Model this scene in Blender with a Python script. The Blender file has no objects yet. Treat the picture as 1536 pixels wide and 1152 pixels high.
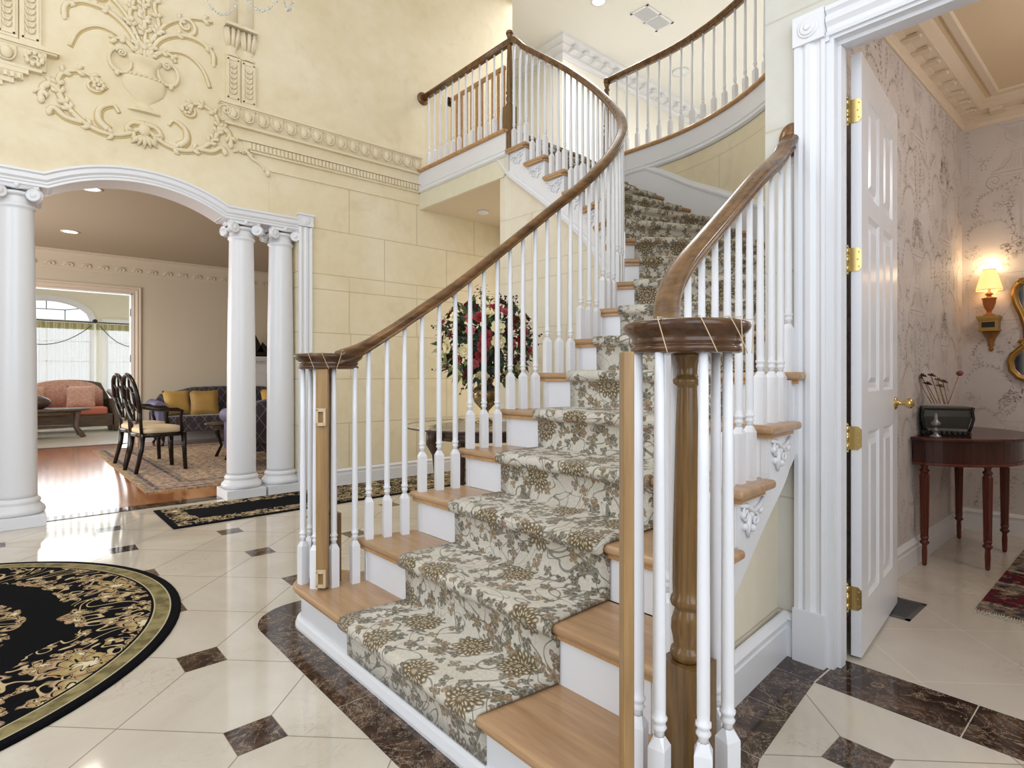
import bpy, math, random
from mathutils import Vector, Matrix
C = bpy.context.scene
COL = C.collection
PI = math.pi
cos, sin = math.cos, math.sin

# ---------------------------------------------------------------- camera
CAM_H = 1.10
TH = math.radians(48.53)          # forward direction, counter-clockwise from +X
cam_d = bpy.data.cameras.new('camera')
cam = bpy.data.objects.new('camera', cam_d)
COL.objects.link(cam)
cam.location = (0, 0, CAM_H)
cam.rotation_euler = (PI/2, 0, TH - PI/2)
cam_d.sensor_width = 36.0
cam_d.lens = 871.0/1536.0*36.0
cam_d.shift_y = -14.0/1536.0
cam_d.clip_start = 0.02
cam_d.clip_end = 200
C.camera = cam

# ---------------------------------------------------------------- view and world
C.view_settings.view_transform = 'Standard'
C.view_settings.look = 'None'
C.view_settings.gamma = 1.0
C.view_settings.use_curve_mapping = False
C.view_settings.exposure = -0.68
w = bpy.data.worlds.new('sky_world'); C.world = w
w.use_nodes = True
bg = w.node_tree.nodes['Background']
bg.inputs['Color'].default_value = (0.86, 0.93, 1.0, 1)
bg.inputs['Strength'].default_value = 2.2

# ---------------------------------------------------------------- lights
def area(name, loc, rot, sx, sy, power, color=(1, 1, 1), spread=180):
    l = bpy.data.lights.new(name, 'AREA'); l.shape = 'RECTANGLE'
    l.size = sx; l.size_y = sy; l.energy = power; l.color = color
    l.spread = math.radians(spread)
    o = bpy.data.objects.new(name, l); COL.objects.link(o)
    o.location = loc; o.rotation_euler = rot
    return o
def point(name, loc, power, color=(1, .85, .65), r=.05):
    l = bpy.data.lights.new(name, 'POINT'); l.energy = power; l.color = color; l.shadow_soft_size = r
    o = bpy.data.objects.new(name, l); COL.objects.link(o); o.location = loc
    return o
COOL = (0.84, 0.91, 1.0)
# tall entry windows behind the viewer and on the left side of the foyer
area('daylight_entry_window', (-0.6, -1.52, 3.0), (PI/2, 0, 0), 3.6, 4.2, 165, COOL)
area('daylight_side_window', (-3.12, 2.0, 3.0), (PI/2, 0, -PI/2), 3.6, 4.0, 120, COOL)
# unseen fill panels facing down over the upper gallery and hall; no windows modelled
area('gallery_overhead_fill', (9.5, 2.2, 5.6), (0, 0, 0), 4.0, 3.0, 300, (.90, .95, 1))
area('hall_overhead_fill', (5.6, 4.7, 5.75), (0, 0, 0), 1.6, 1.4, 62, (.98, .98, 1))
# sun room windows
area('daylight_sun_room', (0.4, 14.8, 1.5), (-PI/2, 0, 0), 4.4, 2.6, 165, (.93, .97, 1.0))
area('living_side_fill', (-1.85, 8.4, 1.6), (PI/2, 0, -PI/2), 3.0, 2.0, 200, (1, .98, .93))  # unseen fill lamp brightening the living room; the wall behind is solid
# added fill light lifting the soffit over the closed passage; no doorway there
area('passage_fill', (4.80, 4.75, 1.3), (0, PI/2, 0), 2.0, .9, 17, (1, .95, .88))
# added point light lifting the powder room ceiling; no pendant is modelled
point('powder_room_fill', (3.75, -0.35, 2.35), 36, (1, .95, .92), .14)
point('chandelier_light', (.29, 3.2, 3.75), 55, (1, .90, .74), .22)

# ---------------------------------------------------------------- mesh helpers
class MB:
    """collects vertices and faces for one mesh"""
    def __init__(s): s.v = []; s.f = []; s.uv = None; s.sm = []
    def add(s, vs, fs, smooth=False):
        n = len(s.v); s.v += [tuple(p) for p in vs]
        s.f += [tuple(i+n for i in f) for f in fs]; s.sm += [smooth]*len(fs)
        return s
    def box(s, c, d, rz=0.0, M=None):
        x, y, z = d[0]/2, d[1]/2, d[2]/2
        vs = [Vector((a*x, b*y, e*z)) for a in (-1, 1) for b in (-1, 1) for e in (-1, 1)]
        R = Matrix.Rotation(rz, 3, 'Z')
        if M is not None: R = M
        vs = [R @ p + Vector(c) for p in vs]
        return s.add(vs, [(0,1,3,2),(4,6,7,5),(0,4,5,1),(2,3,7,6),(0,2,6,4),(1,5,7,3)])
    def b2(s, x0, x1, y0, y1, z0, z1):
        return s.box(((x0+x1)/2, (y0+y1)/2, (z0+z1)/2), (abs(x1-x0), abs(y1-y0), abs(z1-z0)))
    def lathe(s, c, prof, n=20, smooth=True, sx=1, sy=1, axis=None, ang=2*PI, a0=0, caps=True):
        full = abs(ang-2*PI) < 1e-6
        m = n if full else n+1
        M = Matrix.Identity(3)
        if axis is not None: M = Vector((0,0,1)).rotation_difference(Vector(axis)).to_matrix()
        vs = []
        for r, z in prof:
            for i in range(m):
                a = a0+ang*i/n
                vs.append(Vector(c) + M @ Vector((r*cos(a)*sx, r*sin(a)*sy, z)))
        fs = []
        for j in range(len(prof)-1):
            for i in range(m if full else m-1):
                k = (i+1) % m
                fs.append((j*m+i, j*m+k, (j+1)*m+k, (j+1)*m+i))
        s.add(vs, fs, smooth)
        if caps and full:
            L = len(s.v)-len(vs)
            if prof[0][0] > 1e-5: s.f.append(tuple(L+i for i in reversed(range(m)))); s.sm.append(False)
            if prof[-1][0] > 1e-5: s.f.append(tuple(L+(len(prof)-1)*m+i for i in range(m))); s.sm.append(False)
        return s
    def cyl(s, p0, p1, r0, r1=None, n=12, smooth=True):
        p0 = Vector(p0); p1 = Vector(p1); r1 = r0 if r1 is None else r1
        d = p1-p0
        return s.lathe(p0, [(r0, 0), (r1, d.length)], n, smooth, axis=d.normalized())
    def tube(s, pts, rad, n=8, flat=None):
        """round tube along points; rad number or list; flat=(normal, factor) squashes along a direction"""
        pts = [Vector(p) for p in pts]
        if not isinstance(rad, (list, tuple)): rad = [rad]*len(pts)
        vs = []; prevu = None
        for i, p in enumerate(pts):
            t = (pts[min(i+1, len(pts)-1)]-pts[max(i-1, 0)])
            if t.length < 1e-9: t = Vector((0, 0, 1))
            t.normalize()
            if flat: u = flat[0].cross(t)
            elif prevu is None: u = t.orthogonal()
            else: u = prevu - t*prevu.dot(t)
            if u.length < 1e-6: u = t.orthogonal()
            u.normalize(); prevu = u; v = t.cross(u)
            k = flat[1] if flat else 1
            for j in range(n):
                a = 2*PI*j/n
                vs.append(p + u*(rad[i]*cos(a)) + v*(rad[i]*k*sin(a)))
        fs = []
        for i in range(len(pts)-1):
            for j in range(n):
                k = (j+1) % n
                fs.append((i*n+j, i*n+k, (i+1)*n+k, (i+1)*n+j))
        fs.append(tuple(reversed(range(n)))); fs.append(tuple((len(pts)-1)*n+j for j in range(n)))
        return s.add(vs, fs, True)
    def ell(s, c, r, n=12, m=8, M=None):
        if not isinstance(r, (list, tuple)): r = (r, r, r)
        vs = []
        for j in range(1, m):
            b = PI*j/m
            for i in range(n):
                a = 2*PI*i/n
                vs.append(Vector((r[0]*sin(b)*cos(a), r[1]*sin(b)*sin(a), -r[2]*cos(b))))
        vs += [Vector((0, 0, -r[2])), Vector((0, 0, r[2]))]
        if M is not None: vs = [M @ p for p in vs]
        vs = [p+Vector(c) for p in vs]
        fs = []
        for j in range(m-2):
            for i in range(n):
                k = (i+1) % n
                fs.append((j*n+i, j*n+k, (j+1)*n+k, (j+1)*n+i))
        for i in range(n):
            k = (i+1) % n
            fs.append(((m-1)*n, k, i)); fs.append(((m-1)*n+1, (m-2)*n+i, (m-2)*n+k))
        return s.add(vs, fs, True)
    def prism(s, poly, z0, z1):
        n = len(poly)
        vs = [(p[0], p[1], z0) for p in poly]+[(p[0], p[1], z1) for p in poly]
        fs = [tuple(reversed(range(n))), tuple(range(n, 2*n))]
        for i in range(n):
            k = (i+1) % n
            fs.append((i, k, n+k, n+i))
        return s.add(vs, fs)
    def slab(s, poly, N, h):
        """planar 3-D polygon extruded by h along N"""
        n = len(poly); N = Vector(N)*h
        vs = [Vector(p) for p in poly]+[Vector(p)+N for p in poly]
        fs = [tuple(reversed(range(n))), tuple(range(n, 2*n))]
        for i in range(n):
            k = (i+1) % n
            fs.append((i, k, n+k, n+i))
        return s.add(vs, fs)
    def sweep(s, path, prof, N=(0, 0, 1), closed=False, pclosed=True, smooth=False, cap=True):
        """prof points (side, up); side = N x tangent, with mitred corners; pclosed closes the profile"""
        N = Vector(N); P = [Vector(p) for p in path]; n = len(P); m = len(prof)
        sides = []
        for i in range(n-1 if not closed else n):
            t = P[(i+1) % n]-P[i]; t = t-N*t.dot(N)
            if t.length < 1e-9: t = Vector((1, 0, 0))
            sides.append(N.cross(t).normalized())
        vs = []
        for i in range(n):
            if closed: a, b = sides[i-1], sides[i]
            else: a, b = sides[max(i-1, 0)], sides[min(i, n-2)]
            u = a+b
            u = u.normalized() if u.length > 1e-6 else a
            k = 1/max(u.dot(a), .35)
            for q in prof: vs.append(P[i]+u*(q[0]*k)+N*q[1])
        fs = []
        for i in range(n if closed else n-1):
            i2 = (i+1) % n
            for j in range(m if pclosed else m-1):
                j2 = (j+1) % m
                fs.append((i*m+j, i2*m+j, i2*m+j2, i*m+j2))
        if cap and not closed and pclosed:
            fs.append(tuple(range(m))); fs.append(tuple((n-1)*m+j for j in reversed(range(m))))
        return s.add(vs, fs, smooth)

NAMES = {}
def obj(name, mb, mat, parent=None, label=None, bevel=0, seg=2, sub=0, angle=35, xform=True):
    me = bpy.data.meshes.new(name)
    me.from_pydata([tuple(p) for p in mb.v], [], mb.f)
    me.validate(clean_customdata=False)
    if len(me.polygons) == len(mb.sm): me.polygons.foreach_set('use_smooth', mb.sm)
    if mb.uv is not None:
        ul = me.uv_layers.new(name='UVMap')
        for l in me.loops: ul.data[l.index].uv = mb.uv[l.vertex_index]
    me.update()
    import bmesh as _b
    bm = _b.new(); bm.from_mesh(me); _b.ops.recalc_face_normals(bm, faces=bm.faces); bm.to_mesh(me); bm.free()
    o = bpy.data.objects.new(name, me); COL.objects.link(o)
    if mat is not None: me.materials.append(mat)
    if parent is not None:
        o.parent = parent
        if xform:
            p = Vector((0, 0, 0)); q = parent
            while q is not None: p += q.location; q = q.parent
            o.location = -p
    if bevel:
        b = o.modifiers.new('bevel', 'BEVEL'); b.width = bevel; b.segments = seg; b.limit_method = 'ANGLE'; b.angle_limit = math.radians(angle)
        b.harden_normals = False
    if sub:
        b = o.modifiers.new('sub', 'SUBSURF'); b.levels = sub; b.render_levels = sub
    if label: o['label'] = label
    return o
def thing(name, label, cat, loc=(0, 0, 0), group=None):
    o = bpy.data.objects.new(name, None); COL.objects.link(o)
    o.location = loc; o.empty_display_size = .1
    o['label'] = label; o['category'] = cat; o['kind'] = 'thing'
    if group: o['group'] = group
    return o
def tag(o, label, cat, group=None, kind='thing'):
    o['label'] = label; o['category'] = cat; o['kind'] = kind
    if group: o['group'] = group
    return o
def struct(name, mb, mat, label=None, **k):
    o = obj(name, mb, mat, **k); o['kind'] = 'structure'
    if label: o['label'] = label
    return o
def copy_tree(o, parent=None):
    c = o.copy(); COL.objects.link(c); c.parent = parent
    for ch in list(o.children): copy_tree(ch, c)
    return c

# ---------------------------------------------------------------- material helpers
class Mt:
    def __init__(s, name):
        s.m = bpy.data.materials.new(name); s.m.use_nodes = True
        s.t = s.m.node_tree; s.b = s.t.nodes['Principled BSDF']; s._c = None
    def n(s, typ, **k):
        x = s.t.nodes.new(typ)
        for a, b in k.items(): setattr(x, a, b)
        return x
    def ln(s, a, b): s.t.links.new(a, b)
    def put(s, inp, v):
        if isinstance(v, bpy.types.NodeSocket): s.ln(v, inp)
        else:
            if isinstance(v, tuple) and len(v) == 3 and inp.type == 'RGBA': v = v+(1,)
            inp.default_value = v
    def co(s, kind='Object'):
        if s._c is None: s._c = s.n('ShaderNodeTexCoord')
        return s._c.outputs[kind]
    def xyz(s, v=None):
        x = s.n('ShaderNodeSeparateXYZ'); s.ln(v if v is not None else s.co(), x.inputs[0]); return x.outputs
    def vec(s, x, y, z=0.0):
        c = s.n('ShaderNodeCombineXYZ')
        for i, q in enumerate((x, y, z)): s.put(c.inputs[i], q)
        return c.outputs[0]
    def M(s, op, a, b=None, c=None, clamp=False):
        x = s.n('ShaderNodeMath', operation=op, use_clamp=clamp)
        s.put(x.inputs[0], a)
        if b is not None: s.put(x.inputs[1], b)
        if c is not None: s.put(x.inputs[2], c)
        return x.outputs[0]
    def mp(s, v, scale=(1, 1, 1), loc=(0, 0, 0), rot=(0, 0, 0)):
        x = s.n('ShaderNodeMapping'); s.ln(v, x.inputs[0])
        x.inputs['Scale'].default_value = scale; x.inputs['Location'].default_value = loc; x.inputs['Rotation'].default_value = rot
        return x.outputs[0]
    def noise(s, v, scale=5, detail=3, rough=.5, dist=0.0, out='Fac'):
        x = s.n('ShaderNodeTexNoise'); s.ln(v, x.inputs['Vector'])
        x.inputs['Scale'].default_value = scale; x.inputs['Detail'].default_value = detail
        x.inputs['Roughness'].default_value = rough; x.inputs['Distortion'].default_value = dist
        return x.outputs[out]
    def voro(s, v, scale=5, feature='F1', rnd=1.0, out='Distance', dims='3D'):
        x = s.n('ShaderNodeTexVoronoi', feature=feature, voronoi_dimensions=dims); s.ln(v, x.inputs['Vector'])
        x.inputs['Scale'].default_value = scale; x.inputs['Randomness'].default_value = rnd
        return x.outputs[out]
    def ramp(s, f, stops, interp='LINEAR'):
        x = s.n('ShaderNodeValToRGB'); s.ln(f, x.inputs[0]); r = x.color_ramp; r.interpolation = interp
        while len(r.elements) < len(stops): r.elements.new(.5)
        for e, (p, c) in zip(r.elements, stops):
            e.position = p; e.color = c if len(c) == 4 else tuple(c)+(1,)
        return x.outputs[0]
    def mix(s, f, a, b, blend='MIX'):
        x = s.n('ShaderNodeMix', data_type='RGBA', blend_type=blend)
        s.put(x.inputs[0], f); s.put(x.inputs[6], a); s.put(x.inputs[7], b)
        return x.outputs[2]
    def step(s, x, lo, hi):
        q = s.n('ShaderNodeMapRange', interpolation_type='SMOOTHSTEP'); s.put(q.inputs[0], x)
        q.inputs[1].default_value = lo; q.inputs[2].default_value = hi
        return q.outputs[0]
    def color(s, v): s.put(s.b.inputs['Base Color'], v); return s
    def rough(s, v): s.put(s.b.inputs['Roughness'], v); return s
    def p(s, **k):
        nm = {'metal': 'Metallic', 'spec': 'Specular IOR Level', 'coat': 'Coat Weight', 'sheen': 'Sheen Weight', 'trans': 'Transmission Weight', 'ior': 'IOR', 'alpha': 'Alpha', 'coatr': 'Coat Roughness', 'sss': 'Subsurface Weight'}
        for a, b in k.items(): s.put(s.b.inputs[nm[a]], b)
        return s
    def bump(s, h, st=.3, d=.01):
        x = s.n('ShaderNodeBump'); s.ln(h, x.inputs['Height']); x.inputs['Strength'].default_value = st; x.inputs['Distance'].default_value = d
        s.ln(x.outputs[0], s.b.inputs['Normal']); return s
    def emit(s, c, st):
        s.put(s.b.inputs['Emission Color'], c); s.b.inputs['Emission Strength'].default_value = st; return s
def hx(h, k=1.0):
    """sRGB hex to linear"""
    v = [int(h[i:i+2], 16)/255 for i in (0, 2, 4)]
    return tuple(k*((c/12.92) if c <= .04045 else ((c+.055)/1.055)**2.4) for c in v)
def simple(name, hexc, rough=.5, metal=0.0, var=.0, **k):
    m = Mt(name); c = hx(hexc)
    if var:
        f = m.noise(m.co(), 6, 4)
        m.color(m.mix(m.M('MULTIPLY', f, 1.0), tuple(x*(1-var) for x in c), tuple(min(1, x*(1+var)) for x in c)))
    else: m.color(c)
    m.rough(rough); m.p(metal=metal, **k)
    return m.m
# ================================================================ materials
MT = {}
MT['white'] = simple('white_gloss_paint', 'E6E6EA', .28)
MT['white_flat'] = simple('white_wall_paint', 'F0ECE2', .7)
MT['ceil'] = simple('ceiling_paint', 'ECEAE4', .85)
MT['hall'] = simple('cream_hall_paint', 'E6DCC2', .8, var=.04)
MT['taupe'] = simple('living_room_wall_paint', 'D0C7B6', .7)
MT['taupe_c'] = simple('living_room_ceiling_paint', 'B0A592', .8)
MT['powder_c'] = simple('powder_room_ceiling_paint', 'DCC6A4', .75)
MT['powder_t'] = simple('powder_room_trim_paint', 'DECDB6', .5)
MT['brass'] = simple('polished_brass', 'CFB678', .2, 1.0)
MT['gold'] = simple('antique_gold', 'B08A4A', .35, .85, var=.25)
MT['dark'] = simple('dark_bronze', '2A2622', .35, .4)
MT['black'] = simple('black_lacquer_wood', '15100F', .25)
MT['iron'] = simple('dark_iron', '3A3632', .5, .6)
MT['cream_f'] = simple('cream_seat_fabric', 'E0CFAE', .85)
MT['goldf'] = simple('gold_silk', 'A8874A', .5, var=.35)
MT['crystal'] = simple('cut_crystal', 'F4F6FA', .03, 0, trans=.9, ior=1.5)
MT['glaze_shading'] = simple('golden_glaze_shading', 'CDB683', .8, var=.06)  # darker tan for the shading painted around the relief
MT['grille'] = simple('grey_cast_metal', '77777A', .4, .6)
MT['plastic'] = simple('tan_plastic', 'CDB592', .4)
MT['steel'] = simple('grey_metal', '8F8F92', .35, .8)

def wood(name, dark, light, rough=.3, axis='y', scale=1.0, spec=.5):
    m = Mt(name)
    sc = {'y': (22, 1.6, 22), 'x': (1.6, 22, 22), 'z': (22, 22, 1.6)}[axis]
    v = m.mp(m.co(), tuple(q*scale for q in sc))
    n1 = m.noise(v, 1.0, 4, .6, .6); n2 = m.noise(v, 4.5, 3, .6, .2)
    f = m.M('ADD', m.M('MULTIPLY', n1, .7), m.M('MULTIPLY', n2, .3))
    m.color(m.ramp(f, [(.3, hx(dark)), (.5, tuple((a+b)/2 for a, b in zip(hx(dark), hx(light)))), (.68, hx(light))]))
    m.rough(rough).p(spec=spec).bump(n2, .06, .002)
    return m.m
MT['oak'] = wood('oak_tread_wood', '9C7858', 'C09C76', .28, 'y')
MT['oak_x'] = wood('oak_edge_wood', 'A97E52', 'C99E6C', .35, 'x')
MT['rail'] = wood('stained_oak_rail', '3E2817', '8A6238', .2, 'x', .8)
MT['volute'] = wood('dark_stained_volute', '2C1A10', '66442A', .2, 'x', .8)
MT['newel'] = wood('stained_oak_newel', '4E361E', '8C6A3E', .22, 'z', 1.3)
MT['gatepost'] = wood('plain_oak_post', '846440', 'A88658', .4, 'z', 1.3)
MT['mahog'] = wood('dark_mahogany', '2A1110', '5A2A1E', .22, 'z')
MT['mahog_leg'] = wood('red_mahogany', '4A1C14', '7A3A28', .25, 'z')
MT['wicker'] = wood('brown_wicker', '3E332C', '7A6654', .55, 'x', 3)
MT['walnut'] = wood('dark_walnut', '2C1C14', '4E3526', .3, 'x')

def floor_wood():
    m = Mt('oak_strip_floor'); x, y, z = m.xyz()
    row = m.M('FLOOR', m.M('DIVIDE', x, .082))
    off = m.M('MULTIPLY', m.M('SINE', m.M('MULTIPLY', row, 12.98)), 3.1)
    seg = m.M('FLOOR', m.M('ADD', m.M('DIVIDE', y, .95), off))
    rnd = m.n('ShaderNodeTexWhiteNoise', noise_dimensions='2D'); m.ln(m.vec(row, seg), rnd.inputs['Vector'])
    g = m.noise(m.mp(m.co(), (30, 2.5, 1)), 1, 4)
    f = m.M('ADD', m.M('MULTIPLY', rnd.outputs['Value'], .5), m.M('MULTIPLY', g, .5))
    c = m.ramp(f, [(.2, hx('9B5E35')), (.8, hx('C58A58'))])
    e = m.M('ABSOLUTE', m.M('SUBTRACT', m.M('FRACT', m.M('DIVIDE', x, .082)), .5))
    m.color(m.mix(m.step(e, .485, .5), c, hx('5A3820'))).rough(.16)
    m.b.inputs['Coat Weight'].default_value = .5; m.b.inputs['Coat Roughness'].default_value = .12
    return m.m
MT['floor_wood'] = floor_wood()

def cream_marble_color(m, v):
    n1 = m.noise(v, 1.6, 5, .6, .8); n2 = m.noise(v, 7, 5, .65, 1.6)
    base = m.ramp(n1, [(.3, hx('C4B9AA')), (.7, hx('D8D0C4'))])
    vein = m.M('ABSOLUTE', m.M('SUBTRACT', n2, .5))
    vm = m.M('MULTIPLY', m.M('SUBTRACT', 1.0, m.step(vein, .0, .018)), m.step(m.noise(v, 2.3, 2), .48, .66))
    return m.mix(m.M('MULTIPLY', vm, .42), base, hx('9A8668'))
def brown_marble_color(m, v):
    n1 = m.noise(v, 7, 6, .7, 1.2); n2 = m.noise(v, 4.5, 6, .72, 2.2); n3 = m.noise(v, 13, 4, .7, 1.0)
    base = m.ramp(n1, [(.3, hx('1E1714')), (.5, hx('3E2E26')), (.62, hx('5C4536')), (.75, hx('7A604C'))])
    vein = m.M('SUBTRACT', 1.0, m.step(m.M('ABSOLUTE', m.M('SUBTRACT', n2, .5)), 0, .012))
    v2 = m.M('SUBTRACT', 1.0, m.step(m.M('ABSOLUTE', m.M('SUBTRACT', n3, .52)), 0, .02))
    a = m.mix(m.M('MULTIPLY', vein, .7), base, hx('B5A18C'))
    return m.mix(m.M('MULTIPLY', m.M('MULTIPLY', v2, .3), m.step(n1, .45, .6)), a, hx('CDBDA8'))
TX0, TY0, TL = 0.588, 2.478, 0.629       # inset lattice
def marble_floor(name, squares=True):
    m = Mt(name); x, y, z = m.xyz()
    u = m.M('DIVIDE', m.M('SUBTRACT', x, TX0), TL); v = m.M('DIVIDE', m.M('SUBTRACT', y, TY0), TL)
    def near(q):   # distance to nearest integer
        return m.M('ABSOLUTE', m.M('SUBTRACT', q, m.M('ROUND', q)))
    a = near(m.M('ADD', u, v)); b = near(m.M('SUBTRACT', u, v))
    line = m.M('MINIMUM', a, b)
    lm = m.M('SUBTRACT', 1.0, m.step(line, .0028, .0068))
    col = cream_marble_color(m, m.co())
    cellv = m.vec(m.M('ROUND', m.M('ADD', m.M('ADD', u, v), .5)), m.M('ROUND', m.M('ADD', m.M('SUBTRACT', u, v), .5)))
    wn = m.n('ShaderNodeTexWhiteNoise', noise_dimensions='2D'); m.ln(cellv, wn.inputs['Vector'])
    col = m.mix(m.M('MULTIPLY', wn.outputs['Value'], .09), col, hx('B8A78C'))
    if squares:
        col = m.mix(m.M('MULTIPLY', lm, .85), col, hx('8A7A66'))
        sq = m.M('MAXIMUM', near(u), near(v))
        sm = m.M('SUBTRACT', 1.0, m.step(sq, .112, .1135))
        ed = m.M('SUBTRACT', 1.0, m.step(sq, .1155, .117))
        col = m.mix(ed, col, hx('7A6A58'))
        col = m.mix(sm, col, brown_marble_color(m, m.co()))
    else:
        col = m.mix(m.M('MULTIPLY', lm, .7), col, hx('E6DCCB'))
    m.color(col).rough(.07 if squares else .1).p(spec=.5)
    return m.m
MT['floor'] = marble_floor('cream_marble_with_brown_insets')
MT['floor_p'] = marble_floor('plain_cream_marble', False)
def brown_marble():
    m = Mt('dark_brown_marble'); m.color(brown_marble_color(m, m.co())).rough(.06); return m.m
MT['brown'] = brown_marble()

COURSES = [.168, .615, 1.056, 1.507, 1.93, 2.078, 2.514, 2.963]
def limestone(name, c0, c1, mode='x', x_off=2.637, lines=True, cen=None, zmax=3.0):
    """faux limestone plaster with incised block courses; mode picks how vertical joints run"""
    m = Mt(name); x, y, z = m.xyz()
    n1 = m.noise(m.co(), 1.1, 4, .6, .3); n2 = m.noise(m.co(), 9, 5, .65)
    f = m.M('ADD', m.M('MULTIPLY', n1, .7), m.M('MULTIPLY', n2, .3))
    col = m.ramp(f, [(.32, hx(c0)), (.68, hx(c1))])
    n3 = m.noise(m.co(), 2.6, 5, .7, .5)
    col = m.mix(m.M('MULTIPLY', m.step(n3, .52, .75), .22), col, hx('B9A27A'))
    if lines:
        if mode == 'x': q = m.M('DIVIDE', m.M('SUBTRACT', x, x_off), .79)
        elif mode == 'y': q = m.M('DIVIDE', m.M('SUBTRACT', y, x_off), .79)
        else: q = m.M('DIVIDE', m.M('MULTIPLY', m.M('ARCTAN2', m.M('SUBTRACT', y, cen[1]), m.M('SUBTRACT', x, cen[0])), cen[2]), .79)
        tot = None
        for i, h in enumerate(COURSES):
            l = m.M('SUBTRACT', 1.0, m.step(m.M('ABSOLUTE', m.M('SUBTRACT', z, h)), .002, .006))
            tot = l if tot is None else m.M('MAXIMUM', tot, l)
        for i in range(len(COURSES)-1):
            lo, hi = COURSES[i], COURSES[i+1]
            inb = m.M('MULTIPLY', m.M('GREATER_THAN', z, lo), m.M('LESS_THAN', z, hi))
            off = {6: 0, 5: .5, 3: 0, 2: 0.02, 1: .5, 0: 0}.get(i, 0)
            qq = m.M('SUBTRACT', m.M('MULTIPLY', q, 2.0) if i == 4 else q, off)
            d = m.M('ABSOLUTE', m.M('SUBTRACT', qq, m.M('ROUND', qq)))
            l = m.M('MULTIPLY', m.M('SUBTRACT', 1.0, m.step(d, .003, .008)), inb)
            if mode != 'y': tot = m.M('MAXIMUM', tot, l)
        if mode == 'x': tot = m.M('MULTIPLY', tot, m.M('GREATER_THAN', x, 1.85 if mode == 'x' else -9))
        soft = m.M('MULTIPLY', tot, m.M('ADD', .35, m.M('MULTIPLY', n2, .6)))
        col = m.mix(m.M('MULTIPLY', soft, .45 if mode in ('y', 'a') else .8), col, hx('A58D62'))
        m.color(col).rough(.75).bump(m.M('SUBTRACT', m.M('MULTIPLY', n2, .3), m.M('MULTIPLY', tot, 1.0)), .35, .004)
    else:
        m.color(col).rough(.75).bump(n2, .15, .004)
    return m.m
MT['stone'] = limestone('faux_limestone_arch_wall', 'DDCCA6', 'EEE3CA')
MT['stone_y'] = limestone('faux_limestone_side_wall', 'C8C5BC', 'D8D5CC', 'y', 0.5)
MT['stone_in'] = limestone('faux_limestone_under_stair', 'DBD0B8', 'E8E0CF', 'a', cen=(2.37, 3.25, 1.06))
MT['stone_out'] = limestone('faux_limestone_stair_wall', 'DCCDA8', 'E9DEC4', 'a', cen=(2.5, 3.3, 2.22))
MT['relief'] = limestone('cast_plaster_relief', 'DDCDA8', 'EDE2CA', lines=False)
MT['stone_plain'] = limestone('plain_limestone_plaster', 'D8D0B4', 'E8E2CE', lines=False)
MT['relief_d'] = limestone('aged_plaster_relief', 'C9B380', 'DECF9F', lines=False)

def bloom(m, uv, scale, rnd, k, rad, warp=.0, pick=None, depth=.45, soft=.03, seed=0.0):
    """layer of petalled flowers on a jittered lattice: returns mask, radius 0..1, angle, random value"""
    src = m.mp(uv, (scale, scale, 1), (seed, seed*.7, 0))
    if warp:
        nz = m.noise(uv, scale*3.2, 2, .5, 0, out='Color')
        w_ = m.n('ShaderNodeVectorMath', operation='MULTIPLY_ADD'); m.ln(nz, w_.inputs[0]); w_.inputs[1].default_value = (warp, warp, 0); m.ln(src, w_.inputs[2]); src2 = w_.outputs[0]
    else: src2 = src
    vn = m.n('ShaderNodeTexVoronoi', feature='F1', voronoi_dimensions='2D'); m.ln(src2, vn.inputs['Vector'])
    vn.inputs['Scale'].default_value = 1.0; vn.inputs['Randomness'].default_value = rnd
    sb = m.n('ShaderNodeVectorMath', operation='SUBTRACT'); m.ln(src2, sb.inputs[0]); m.ln(vn.outputs['Position'], sb.inputs[1])
    dx, dy, _ = m.xyz(sb.outputs[0]); ang = m.M('ARCTAN2', dy, dx); r = vn.outputs['Distance']
    cr_ = m.xyz(vn.outputs['Color'])
    ph = m.M('ADD', ang, m.M('MULTIPLY', cr_[2], 6.28))
    pet = m.M('ABSOLUTE', m.M('COSINE', m.M('MULTIPLY', ph, k/2)))
    lim = m.M('MULTIPLY', rad, m.M('ADD', 1-depth, m.M('MULTIPLY', pet, depth)))
    rr = m.M('DIVIDE', r, lim)
    mk = m.M('SUBTRACT', 1.0, m.step(rr, 1-soft*4, 1+soft))
    if pick is not None: mk = m.M('MULTIPLY', mk, m.M('GREATER_THAN', cr_[0], pick))
    return mk, rr, ph, cr_[1]
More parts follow.
